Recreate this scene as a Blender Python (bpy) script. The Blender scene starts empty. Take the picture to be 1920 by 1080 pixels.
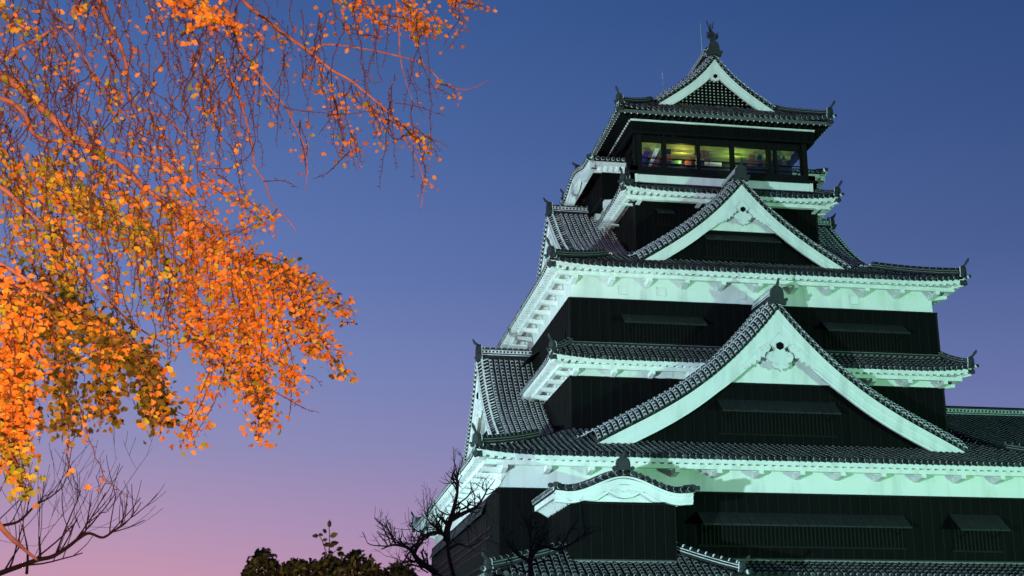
import bpy, math, random
import numpy as np
from mathutils import Vector
random.seed(7); rng = np.random.default_rng(7)
S = bpy.context.scene
COL = S.collection
R = math.radians
GZ = 9.44                      # height of the first plaster band above the ground

# ------------------------------------------------------------------ camera
cam = bpy.data.cameras.new('camera'); camo = bpy.data.objects.new('camera', cam); COL.objects.link(camo)
cam.sensor_width = 36; cam.lens = 45.96; cam.clip_end = 6000; cam.clip_start = .1
CAMP = (-8.343, -57.40, 1.604)
camo.location = CAMP
camo.rotation_euler = (R(90 + 16.37), 0, R(-8.83))
cam.dof.use_dof = True; cam.dof.focus_distance = 62; cam.dof.aperture_fstop = 6.3
S.camera = camo

# ------------------------------------------------------------------ dusk sky
W = bpy.data.worlds.new('World'); S.world = W; W.use_nodes = True
nt = W.node_tree; nt.nodes.clear()
def wn(t, **k):
    n = nt.nodes.new(t)
    for a, b in k.items(): setattr(n, a, b)
    return n
tc = wn('ShaderNodeTexCoord'); sx = wn('ShaderNodeSeparateXYZ')
nt.links.new(tc.outputs['Generated'], sx.inputs[0])
def srgb(r, g, b):
    f = lambda c: (c/255/12.92) if c/255 <= .04045 else ((c/255+.055)/1.055)**2.4
    l = .3*r+.59*g+.11*b; r, g, b = (c+(l-c)*.10 for c in (r, g, b))
    return (f(r), f(g), f(b), 1)
def ramp(stops):
    n = wn('ShaderNodeValToRGB'); cr = n.color_ramp
    cr.elements[0].position, cr.elements[0].color = stops[0]
    cr.elements[1].position, cr.elements[1].color = stops[-1]
    for p, c in stops[1:-1]:
        e = cr.elements.new(p); e.color = c
    return n
# sin(elevation): top of picture .48, middle .28, bottom .07
rw = ramp([(0, srgb(222,158,170)), (.06, srgb(204,148,176)), (.10, srgb(182,146,184)), (.16, srgb(146,141,190)), (.22, srgb(122,136,194)),
           (.29, srgb(100,123,188)), (.38, srgb(80,111,178)), (.47, srgb(62,97,164)), (.7, srgb(40,70,128)), (1, srgb(28,50,96))])
re_ = ramp([(0, srgb(160,130,178)), (.10, srgb(135,125,182)), (.16, srgb(112,122,180)), (.22, srgb(94,110,170)),
            (.29, srgb(70,94,152)), (.38, srgb(54,82,140)), (.47, srgb(40,72,130)), (.7, srgb(28,52,100)), (1, srgb(22,40,80))])
nt.links.new(sx.outputs['Z'], rw.inputs[0]); nt.links.new(sx.outputs['Z'], re_.inputs[0])
mr = wn('ShaderNodeMapRange'); mr.inputs['From Min'].default_value = -.12; mr.inputs['From Max'].default_value = .52
nt.links.new(sx.outputs['X'], mr.inputs['Value'])
mx = wn('ShaderNodeMix', data_type='RGBA')
nt.links.new(mr.outputs[0], mx.inputs[0]); nt.links.new(rw.outputs[0], mx.inputs[6]); nt.links.new(re_.outputs[0], mx.inputs[7])
bg = wn('ShaderNodeBackground'); out = wn('ShaderNodeOutputWorld')
bg.inputs[1].default_value = 1.0
nt.links.new(mx.outputs[2], bg.inputs[0]); nt.links.new(bg.outputs[0], out.inputs[0])

S.view_settings.view_transform = 'Standard'; S.view_settings.look = 'None'
S.view_settings.exposure = 0; S.view_settings.gamma = 1
S.render.engine = 'CYCLES'

# ------------------------------------------------------------------ the castle's floodlights (standing on the ground outside the frame)
def flood(name, loc, target, col, power, size=70, blend=.6, rad=.4):
    l = bpy.data.lights.new(name, 'SPOT'); l.energy = power; l.color = col; l.spot_size = R(size); l.spot_blend = blend; l.shadow_soft_size = rad
    o = bpy.data.objects.new(name, l); COL.objects.link(o); o.location = loc
    d = Vector(target) - Vector(loc); o.rotation_euler = d.to_track_quat('-Z', 'Y').to_euler(); return o
flood('floodlight', (-24, -47, .5), (9, 5, 21.5), (.60, .95, 1.0), 100000, 48, .5)
flood('floodlight', (-26, 2, .5), (4, 12, 22), (.62, .97, 1.0), 38000, 95, 1.0)
flood('floodlight', (43, -48, .5), (15, 5, 18), (.33, 1.0, .54), 64000, 60, .8)
# orange lamp lighting the ginkgo, low on the ground behind the camera
flood('garden_lamp', (-7.9, -60.5, .3), (-9.6, -46.5, 9.2), (1.0, .39, .18), 18500, 56, .5, .2)
# ------------------------------------------------------------------ materials
def mat(name, build):
    m = bpy.data.materials.new(name); m.use_nodes = True
    t = m.node_tree; b = t.nodes['Principled BSDF']; build(t, b); return m
def nd(t, ty, **k):
    n = t.nodes.new(ty)
    for a, v in k.items():
        if a in n.inputs: n.inputs[a].default_value = v
        else: setattr(n, a, v)
    return n
def noise_mix(t, b, c1, c2, scale, rough=.7, detail=6, lo=.35, hi=.65, coord='Object', stretch=None):
    tcn = nd(t, 'ShaderNodeTexCoord'); no = nd(t, 'ShaderNodeTexNoise'); no.inputs['Scale'].default_value = scale; no.inputs['Detail'].default_value = detail
    src = tcn.outputs[coord]
    if stretch:
        mp = nd(t, 'ShaderNodeMapping'); mp.inputs['Scale'].default_value = stretch; t.links.new(src, mp.inputs[0]); src = mp.outputs[0]
    t.links.new(src, no.inputs['Vector'])
    r = nd(t, 'ShaderNodeValToRGB'); r.color_ramp.elements[0].position = lo; r.color_ramp.elements[1].position = hi
    r.color_ramp.elements[0].color = (*c1, 1); r.color_ramp.elements[1].color = (*c2, 1)
    t.links.new(no.outputs[0], r.inputs[0]); t.links.new(r.outputs[0], b.inputs['Base Color']); b.inputs['Roughness'].default_value = rough
    return r, no
def island_mix(t, b, stops, rough=.6):
    g = nd(t, 'ShaderNodeNewGeometry'); r = nd(t, 'ShaderNodeValToRGB'); cr = r.color_ramp
    cr.elements[0].position, cr.elements[0].color = stops[0][0], (*stops[0][1], 1)
    cr.elements[1].position, cr.elements[1].color = stops[-1][0], (*stops[-1][1], 1)
    for p, c in stops[1:-1]:
        e = cr.elements.new(p); e.color = (*c, 1)
    t.links.new(g.outputs['Random Per Island'], r.inputs[0]); t.links.new(r.outputs[0], b.inputs['Base Color']); b.inputs['Roughness'].default_value = rough
    return r
def m_tile(t, b):
    island_mix(t, b, [(0, (.007,.009,.010)), (.4, (.016,.019,.021)), (.8, (.030,.033,.035)), (1, (.075,.078,.078))], .6); b.inputs['Specular IOR Level'].default_value = .12
def m_wood(t, b):
    noise_mix(t, b, (.0012,.0013,.0014), (.0034,.0034,.0034), 1.0, .75, 8, .3, .7, stretch=(3.0, 3.0, .35))
    b.inputs['Specular IOR Level'].default_value = .10
def m_plaster(t, b):
    tcn = nd(t, 'ShaderNodeTexCoord')
    noise_mix(t, b, (.60,.61,.59), (.82,.82,.80), 1.1, .88, 9, .22, .52, stretch=(1.6, 1.6, .32))
def m_leaf(stops, trans=.0):
    def f(t, b):
        r = island_mix(t, b, stops, .55); b.inputs['Specular IOR Level'].default_value = .3
        tr = nd(t, 'ShaderNodeBsdfTranslucent'); mixn = nd(t, 'ShaderNodeMixShader'); mixn.inputs[0].default_value = .42
        t.links.new(r.outputs[0], tr.inputs[0]); o = t.nodes['Material Output']
        t.links.new(b.outputs[0], mixn.inputs[1]); t.links.new(tr.outputs[0], mixn.inputs[2]); t.links.new(mixn.outputs[0], o.inputs[0])
    return f
def m_glass(t, b):
    tr = nd(t, 'ShaderNodeBsdfTransparent'); gl = nd(t, 'ShaderNodeBsdfGlossy'); gl.inputs['Roughness'].default_value = .02
    mi = nd(t, 'ShaderNodeMixShader'); mi.inputs[0].default_value = .06
    t.links.new(tr.outputs[0], mi.inputs[1]); t.links.new(gl.outputs[0], mi.inputs[2]); t.links.new(mi.outputs[0], t.nodes['Material Output'].inputs[0])
def flat(c, rough=.6, spec=.3):
    def f(t, b):
        noise_mix(t, b, tuple(x*.8 for x in c), tuple(min(1, x*1.15) for x in c), 3, rough, 5, .3, .7); b.inputs['Specular IOR Level'].default_value = spec
    return f
M = {
 'tile': mat('roof_tile', m_tile), 'mortar_shaded': mat('shaded_mortar', flat((.20,.20,.19), .9, .05)), 'mortar': mat('tile_mortar', flat((.76,.76,.74), .85, .1)), 'wood': mat('black_boarding', m_wood),  # darker mortar copy paints in the dimness of roofs the floodlights miss
 'timber': mat('dark_timber', flat((.006,.006,.006), .6, .12)), 'plaster': mat('white_plaster', m_plaster), 'dark': mat('dark_opening', flat((.004,.004,.004), .9, .1)),
 'shutter': mat('shutter_board', flat((.021,.023,.023), .6, .15)), 'glass': mat('window_glass', m_glass),
 'batten': mat('weathered_batten', flat((.014,.012,.012), .7, .1)),
 'brownbark': mat('brown_bark', lambda t, b: noise_mix(t, b, (.018,.011,.008), (.055,.034,.026), 9, .85, 8, .3, .7)),
 'eaveboard': mat('eave_board', flat((.11,.115,.11), .8, .1)),
 'bronze': mat('ornament_tile', flat((.040,.044,.046), .6, .15)), 'steel': mat('rod_metal', flat((.35,.36,.38), .4)),
 'ceiling': mat('ceiling_board', flat((.42,.42,.07), .6)), 'inner': mat('inner_timber', flat((.16,.06,.02), .6)),
 'purple': mat('purple_cloth', flat((.10,.04,.55), .7)), 'white': mat('white_cloth', flat((.75,.75,.72), .7)), 'greenp': mat('green_panel', flat((.03,.12,.05), .6)), 'orange': mat('orange_cloth', flat((.20,.05,.02), .7)),
 'stone': mat('stone_block', lambda t, b: noise_mix(t, b, (.10,.10,.095), (.30,.29,.27), 1.3, .9, 10)),
 'ground': mat('gravel_ground', lambda t, b: noise_mix(t, b, (.10,.09,.07), (.20,.18,.14), 1.2, .95, 12)),
 'bark': mat('ginkgo_bark', lambda t, b: noise_mix(t, b, (.20,.11,.095), (.42,.25,.21), 9, .85, 8, .3, .7)),
 'twig': mat('ginkgo_twig', flat((.095,.055,.050), .85, .1)),
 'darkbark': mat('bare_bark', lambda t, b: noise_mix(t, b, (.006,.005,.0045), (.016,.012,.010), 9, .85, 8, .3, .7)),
 'leaf': mat('ginkgo_leaf', m_leaf([(0, (.60,.22,.03)), (.35, (.76,.34,.05)), (.7, (.82,.44,.07)), (1, (.85,.54,.10))])),
 'leafy': mat('ginkgo_leaf_yellow', m_leaf([(0, (.22,.38,.03)), (.3, (.45,.60,.05)), (.7, (.70,.72,.07)), (1, (.82,.58,.07))])),
 'leafg_shaded': mat('ginkgo_leaf_green_shaded', m_leaf([(0, (.05,.065,.010)), (.45, (.14,.15,.02)), (.75, (.32,.27,.03)), (1, (.70,.38,.05))])),  # green leaves, darkened so the colour carries the lower-left clump's shade
 'camellia': mat('camellia_leaf', m_leaf([(0, (.006,.014,.006)), (.5, (.016,.034,.012)), (.85, (.034,.062,.02)), (1, (.10,.15,.05))])),
}

# ------------------------------------------------------------------ mesh helpers
class MB:
    def __init__(s): s.V = []; s.F = []; s.Mi = []; s.n = 0
    def add(s, v, f, m=0):
        v = np.asarray(v, float).reshape(-1, 3); s.V.append(v)
        k = s.n
        s.F.extend([tuple(int(i)+k for i in q) for q in f])
        if isinstance(m, int): s.Mi.extend([m]*len(f))
        else: s.Mi.extend(m)
        s.n += len(v)
BOXF = [(0,3,2,1),(4,5,6,7),(0,1,5,4),(1,2,6,5),(2,3,7,6),(3,0,4,7)]
def box(mb, fr, u0, u1, w0, w1, z0, z1, m=0):
    P = [(u0,w0,z0),(u1,w0,z0),(u1,w1,z0),(u0,w1,z0),(u0,w0,z1),(u1,w0,z1),(u1,w1,z1),(u0,w1,z1)]
    mb.add([fr(*p) for p in P], BOXF, m)
def hexa(mb, pts, m=0): mb.add(pts, BOXF, m)          # 8 world points, bottom ring then top ring
def prism(mb, fr, outl, w0, w1, m=0, taper=1.0):
    n = len(outl); cu = sum(p[0] for p in outl)/n; cz = sum(p[1] for p in outl)/n
    v = [fr(cu+(u-cu)*taper, w0, cz+(z-cz)*taper) for u, z in outl] + [fr(u, w1, z) for u, z in outl]
    f = [tuple(range(n)), tuple(range(2*n-1, n-1, -1))] + [(i, i+n, (i+1) % n+n, (i+1) % n) for i in range(n)]
    mb.add(v, f, m)
def tube(mb, pts, rads, seg=6, m=0, cap=True):
    pts = [Vector(p) for p in pts]; n = len(pts); V = []; f = []
    for i, p in enumerate(pts):
        d = (pts[min(i+1, n-1)] - pts[max(i-1, 0)])
        if d.length < 1e-9: d = Vector((0, 0, 1))
        d.normalize(); a = d.cross(Vector((.31, .52, .79))).normalized(); b = d.cross(a)
        r = rads[i] if hasattr(rads, '__len__') else rads
        for k in range(seg):
            t = 2*math.pi*k/seg; V.append(p + a*math.cos(t)*r + b*math.sin(t)*r)
    for i in range(n-1):
        for k in range(seg):
            k2 = (k+1) % seg; f.append((i*seg+k, i*seg+k2, (i+1)*seg+k2, (i+1)*seg+k))
    if cap: f += [tuple(range(seg-1, -1, -1)), tuple(range((n-1)*seg, n*seg))]
    mb.add([tuple(x) for x in V], f, m)
def obj(name, mb, mats, parent=None, lift=GZ, smooth=False, **props):
    V = np.concatenate(mb.V) + np.array([0, 0, lift]); lo = V.min(0); hi = V.max(0); c = (lo+hi)/2
    if parent is None: c[2] = lo[2]
    me = bpy.data.meshes.new(name); me.from_pydata((V-c).tolist(), [], mb.F)
    if not isinstance(mats, (list, tuple)): mats = [mats]
    for m in mats: me.materials.append(M[m])
    me.polygons.foreach_set('material_index', mb.Mi)
    if smooth: me.polygons.foreach_set('use_smooth', [True]*len(mb.F))
    me.update()
    o = bpy.data.objects.new(name, me); COL.objects.link(o)
    if parent is not None:
        o.parent = parent; pw = parent['_w'] if '_w' in parent else tuple(parent.location)
        o.location = tuple(c - np.array(pw)); WPOS[o.name] = tuple(c)
    else:
        o.location = tuple(c); WPOS[o.name] = tuple(c)
    for a, b in props.items(): o[a] = b
    return o
WPOS = {}
def part(name, mb, mats, parent, **k):
    c0 = WPOS[parent.name]
    o = obj(name, mb, mats, None, **k); w = WPOS[o.name]
    o.parent = parent; o.location = tuple(np.array(w) - np.array(c0)); return o
def empty(name, loc, label, cat, group=None):
    o = bpy.data.objects.new(name, None); COL.objects.link(o); o.location = loc; WPOS[o.name] = tuple(loc)
    o['label'] = label; o['category'] = cat
    if group: o['group'] = group
    return o
def tag(o, label, cat, group=None):
    o['label'] = label; o['category'] = cat
    if group: o['group'] = group
    return o
# ------------------------------------------------------------------ ground and stone base
XC, YC = 13.83, 15.2; HX, HY = 13.83, 15.2
def Ffront(u, w, z): return (XC+u, w, z)
def Fleft(u, w, z): return (w, YC-u, z)
def Fright(u, w, z): return (2*XC-w, YC+u, z)
def Fback(u, w, z): return (XC-u, 2*YC-w, z)
FR = {'front': Ffront, 'left': Fleft, 'right': Fright, 'back': Fback}
FX = lambda x, y, z: (x, y, z)

g = MB(); n = 60
ax = np.concatenate([-np.geomspace(3000, 90, 12), np.linspace(-80, 80, 25), np.geomspace(90, 3000, 12)])
V = [(x+10, y, .12*math.sin(x*.13)*math.cos(y*.11)-.1) for y in ax for x in ax]; k = len(ax)
g.add(V, [(j*k+i, j*k+i+1, (j+1)*k+i+1, (j+1)*k+i) for j in range(k-1) for i in range(k-1)])
gr = obj('ground', g, 'ground', lift=0); gr['kind'] = 'structure'

sb = MB()   # battered stone base under the keep
base = empty('stone_base', (XC, YC, 0), 'grey battered stone base carrying the black and white keep', 'stone wall')
rows_ = 9
for j in range(rows_):
    z0, z1 = -9.5 + j*.62, -9.5 + (j+1)*.62
    o0, o1 = 2.6*(1-j/rows_)**1.5+.2, 2.6*(1-(j+1)/rows_)**1.5+.2
    for fr, h, hw in ((Ffront, HX, 0), (Fleft, HY, 0), (Fright, HX+1.4, 0), (Fback, HX, 0)):
        u = -h-o0
        while u < h+o0:
            wd = min(random.uniform(.8, 1.7), h+o0-u+.01); d = random.uniform(0, .08)
            P = [(u+.02, -o0-d, z0), (u+wd-.02, -o0-d, z0), (u+wd-.02, 1.5, z0), (u+.02, 1.5, z0), (u+.05, -o1-d, z1-.03), (u+wd-.05, -o1-d, z1-.03), (u+wd-.05, 1.5, z1-.03), (u+.05, 1.5, z1-.03)]
            hexa(sb, [fr(*p) for p in P]); u += wd
part('block_facing', sb, 'stone', base)

# ------------------------------------------------------------------ tiled roof builder
def resample(path, step):
    p = np.asarray(path, float); d = np.r_[0, np.cumsum(np.linalg.norm(np.diff(p, axis=0), axis=1))]
    L = d[-1]; n = max(1, int(round(L/step))); t = np.linspace(0, L, n+1)
    return np.stack([np.interp(t, d, p[:, i]) for i in range(3)], 1)
ANG = np.radians([180, 144, 108, 72, 36, 0])
PIT = .305
def tile_row(mb, path, side, pitch=PIT, disc=True, pan=True, r=.079, step=.31, mw=1.0):
    """one row of half-round tiles from the lower end of path upwards; side = unit vector along the eave"""
    p = resample(path, step); side = np.asarray(side, float); n = len(p)
    p = p+side*rng.normal()*.006+np.array([0, 0, rng.normal()*.005]); p[1:-1] += rng.normal(size=(max(0, n-2), 3))*.004
    t = np.gradient(p, axis=0); t /= np.linalg.norm(t, axis=1)[:, None]
    nr = np.cross(side, t); nr /= np.linalg.norm(nr, axis=1)[:, None]
    nr *= np.where(nr[:, 2:3] < 0, -1, 1)
    ca, sa = np.cos(ANG), np.sin(ANG)
    def ringv(c, nn, rr): return c + side[None, :]*(ca*rr)[:, None] + nn[None, :]*(sa*rr)[:, None]
    hs = pitch/2; pb = p; p = p+nr*.042
    for i in range(n-1):
        a, b = p[i], p[i+1]; q = rng.uniform(-.004, .004)
        v = np.concatenate([ringv(a, nr[i], r+.006+q), ringv(b, nr[i+1], r-.008+q)])
        mb.add(v, [(k, k+1, k+7, k+6) for k in range(5)], 0)
        e = (b-a)*.10*mw
        v = np.concatenate([ringv(a-e*.4, nr[i], r+.014), ringv(a+e, nr[i], r+.012), ringv(a-e*.4, nr[i], r-.02)])
        mb.add(v, [(k, k+1, k+7, k+6) for k in range(5)]+[(k+12, k+13, k+1, k) for k in range(5)], 1)
        if pan:
            dz = nr[i]*.03; a, b = pb[i], pb[i+1]
            v = [a-side*hs+dz*.4, a+side*hs+dz*.4, b+side*hs, b-side*hs]
            mb.add(v, [(0, 1, 2, 3)], 0)
    # plaster fillets along both feet
    for s in (-1, 1):
        o = side*s
        v = np.concatenate([p+o*(r-.002)+nr*.010, p+o*(r+.003+.009*mw)-nr*.036])
        mb.add(v, [(i, i+1, n+i+1, n+i) for i in range(n-1)], 1)
    if disc:
        c = p[0]-nr[0]*.016; d = -t[0]; d = d*np.array([1, 1, .35]); d /= np.linalg.norm(d)
        up = np.cross(side, d); up *= 1 if up[2] > 0 else -1
        m = 10; an = np.arange(m)*2*math.pi/m
        ring = lambda rr, off: c+d*off+side[None, :]*(np.cos(an)*rr)[:, None]+up[None, :]*(np.sin(an)*rr)[:, None]
        v = np.concatenate([ring(.104, -.05), ring(.104, .05), ring(.080, .05), ring(.078, .03)])
        f = [(k, (k+1) % m, (k+1) % m+m, k+m) for k in range(m)]
        f2 = [(k+m, (k+1) % m+m, (k+1) % m+2*m, k+2*m) for k in range(m)] + [(k+2*m, (k+1) % m+2*m, (k+1) % m+3*m, k+3*m) for k in range(m)] + [tuple(range(3*m, 4*m))]
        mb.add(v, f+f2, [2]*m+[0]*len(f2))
        # drooping pan tile lip beside it
        us = np.linspace(0.09, pitch-.09, 5); base_ = pb[0]
        top = base_+side[None, :]*us[:, None]+np.array([0, 0, .02]); lo = top.copy(); lo[:, 2] -= .055+.075*np.sin((us-.09)/(pitch-.18)*math.pi)
        fw = d*.03; v = np.concatenate([top+fw, lo+fw, lo-d*.03]); mb.add(v, [(k, k+1, k+6, k+5) for k in range(4)]+[(k+5, k+6, k+11, k+10) for k in range(4)], 0)
def skirt(mb, fr, uh_e, w_e, z_e, uh_t, w_t, z_t, curve=.25, lift=.22, umin=None, umax=None, wcut=None, detail=True):
    """one face of a hipped skirt roof, rows running from the eave to the wall or to the hip"""
    n = int(2*uh_e/PIT); off = (2*uh_e-n*PIT)/2+PIT/2
    e0 = np.array(fr(0, 0, 0)); side = np.array(fr(1, 0, 0))-e0
    for i in range(n):
        u = -uh_e+off+i*PIT
        if umin is not None and u < umin: continue
        if umax is not None and u > umax: continue
        s1 = 1.0 if abs(u) <= uh_t else (uh_e-abs(u))/(uh_e-uh_t)
        if s1 < .04: continue
        if wcut is not None:
            s1 = min(s1, wcut(u))
            if s1 <= .05: continue
        ss = np.linspace(0, s1, 12)
        path = [fr(u, w_e+s*(w_t-w_e), skz(u, s, uh_e, z_e, z_t, curve, lift)) for s in ss]
        tile_row(mb, path, side, pan=True)
def skz(u, s, uh_e, z_e, z_t, curve=.25, lift=.22):
    a = max(0, (abs(u)-(uh_e-3.2))/3.2)
    return z_e+(z_t-z_e)*((1-curve)*s+curve*s*s) + lift*a**2.2*(1-s)
def oni(mb, fr, u, w, z, wd=.75, h=.95, th=.22, m=0, horn=True, mm=1):
    """ridge-end tile: shouldered shield with scroll feet and a round horn tile on top"""
    a = wd/2
    o = [(-a*1.25, -.05*h), (-a*1.3, .12*h), (-a*.98, .2*h), (-a*.92, .6*h), (-a*.8, .84*h), (-a*.45, .98*h), (0, h), (a*.45, .98*h), (a*.8, .84*h), (a*.92, .6*h), (a*.98, .2*h), (a*1.3, .12*h), (a*1.25, -.05*h), (a*.35, 0), (0, .14*h), (-a*.35, 0)]
    prism(mb, fr, [(u+x, z+y) for x, y in o], w, w+th, m)
    o2 = [(u+x*.72, z+.16*h+y*.72) for x, y in o[2:11]]
    prism(mb, fr, o2, w-.05, w, m)
    prism(mb, fr, [(u+x*1.04, z+y*1.03) for x, y in o], w+th, w+th+.04, mm)
    for sgn in (-1, 1):
        c = [(u+sgn*a*1.22+.13*wd*math.cos(t), z+.22*h+.13*wd*math.sin(t)) for t in np.arange(8)*math.pi/4]
        prism(mb, fr, c, w-.06, w+th*.8, m)
    if horn:
        pts = [fr(u, w+th*.9, z+h*.86), fr(u, w+.02, z+h*.98), fr(u, w-.14, z+h*1.14), fr(u, w-.24, z+h*1.36)]
        tube(mb, pts, [.09, .085, .075, .035], 8, m)
def hip_ridge(mb, p0, p1, zf, h=.34, wd=.30, horn=.55):
    """stacked ridge along a hip from the eave corner p0 (x, y) to p1; zf(s) gives its foot"""
    n = 14; pts = []
    p0 = np.array(p0); p1 = np.array(p1); d = p1-p0; L = np.linalg.norm(d); d /= L; sd = np.array([-d[1], d[0]])
    ss = np.linspace(.05, 1, n)
    lay = [(0, .10, 1.0, 0), (.10, .13, 1.08, 1), (.13, .21, .94, 0), (.21, .24, 1.02, 1), (.24, h-.06, .86, 0)]
    for a, b, k, m in lay:
        v = []
        for s in ss:
            c = p0+d*L*s; z = zf(s)
            for q, zz in ((-1, a), (1, a), (1, b), (-1, b)): v.append((*(c+sd*q*wd/2*k), z+zz))
        f = [(4*i+j, 4*i+(j+1) % 4, 4*i+4+(j+1) % 4, 4*i+4+j) for i in range(n-1) for j in range(4)]+[(3, 2, 1, 0), (4*n-4, 4*n-3, 4*n-2, 4*n-1)]
        mb.add(v, f, m)
    tube(mb, [(*(p0+d*L*s), zf(s)+h-.03) for s in ss], .085, 8, 0)
    for s in np.arange(.08, 1, .33/L):
        c = p0+d*L*s; z = zf(s)+h-.03; dz = (zf(min(1, s+.02))-zf(s))/(.02*L)
        tube(mb, [(*c, z), (*(c+d*.05), z+dz*.05)], .10, 8, 1)
def hip_end(mb, p0, d, z, sc=1.0):
    """end shield, up-curved horn and corner tiles of a hip; d = outward xy unit vector"""
    d = np.array(d)/np.linalg.norm(d); sd = np.array([-d[1], d[0]])
    fr = lambda u, w, zz: (p0[0]+sd[0]*u-d[0]*w, p0[1]+sd[1]*u-d[1]*w, zz)
    oni(mb, fr, 0, -.02, z+.06, .46*sc, .62*sc, .16, 0, horn=False)
    pts = [fr(0, .45, z+.50*sc), fr(0, .18, z+.56*sc), fr(0, -.05, z+.72*sc), fr(0, -.22, z+.95*sc), fr(0, -.28, z+1.08*sc)]
    tube(mb, pts, [.04, .055, .058, .075, .02], 8, 0)
    tube(mb, [fr(0, -.02, z+.02), fr(0, -.30, z+.04)], .085, 8, 0); tube(mb, [fr(0, -.12, z+.02), fr(0, -.20, z+.04)], .097, 8, 1)
    tube(mb, [fr(0, .10, z-.30*sc), fr(0, -.06, z-.28*sc)], .15*sc, 10, 0)
    box(mb, fr, -.2*sc, .2*sc, .10, .22, z-.44*sc, z-.16*sc, 0)
def oniframe(fr, u0, flip=1): return lambda u, w, z: fr(u0+u, w, z)
# ------------------------------------------------------------------ the keep
keep = empty('castle_keep', (XC, YC, 3.9), 'tall floodlit castle keep, black boards and white bands under stacked grey tiled roofs', 'castle')
TIERS = [  # wall inset front/left, black bottom, band bottom, eave inset front/left, eave z, roof top inset front/left, roof top z, bracket pitch
 dict(wf=0, wl=0, zb=-5.6, zp=0, ef=-1.2, el=-1.2, ze=1.38, tf=4.13, tl=4.13, zt=3.45, br=1.95, curve=.2),
 dict(wf=4.13, wl=4.13, zb=2.4, zp=6.1, ef=2.98, el=2.98, ze=6.80, tf=4.13, tl=4.13, zt=7.66, br=1.95, curve=.1),
 dict(wf=4.13, wl=4.13, zb=7.2, zp=10.1, ef=2.93, el=2.93, ze=11.52, tf=8.14, tl=8.63, zt=14.0, br=1.95, curve=.22),
 dict(wf=8.14, wl=8.63, zb=13.0, zp=16.92, ef=6.98, el=7.70, ze=17.24, tf=8.14, tl=8.5, zt=17.84, br=3.5, curve=.1),
]
def roof1z(w): s = (w+1.2)/5.33; return 1.38+(3.45-1.38)*(.8*s+.2*s*s)
def roof3z(w): s = (w-2.93)/5.21; return 11.52+(14-11.52)*(.78*s+.22*s*s)
PB, WD, TI, MO = 0, 1, 2, 3
def sides(t):
    return [('front', Ffront, HX-t['wl'], t['wf'], HX-t['el'], t['ef'], HX-t['tl'], t['tf']),
            ('left', Fleft, HY-t['wf'], t['wl'], HY-t['ef'], t['el'], HY-t['tf'], t['tl']),
            ('right', Fright, HY-t['wf'], t['wl'], HY-t['ef'], t['el'], HY-t['tf'], t['tl']),
            ('back', Fback, HX-t['wl'], t['wf'], HX-t['el'], t['ef'], HX-t['tl'], t['tf'])]
brk_rest = MB()
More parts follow.
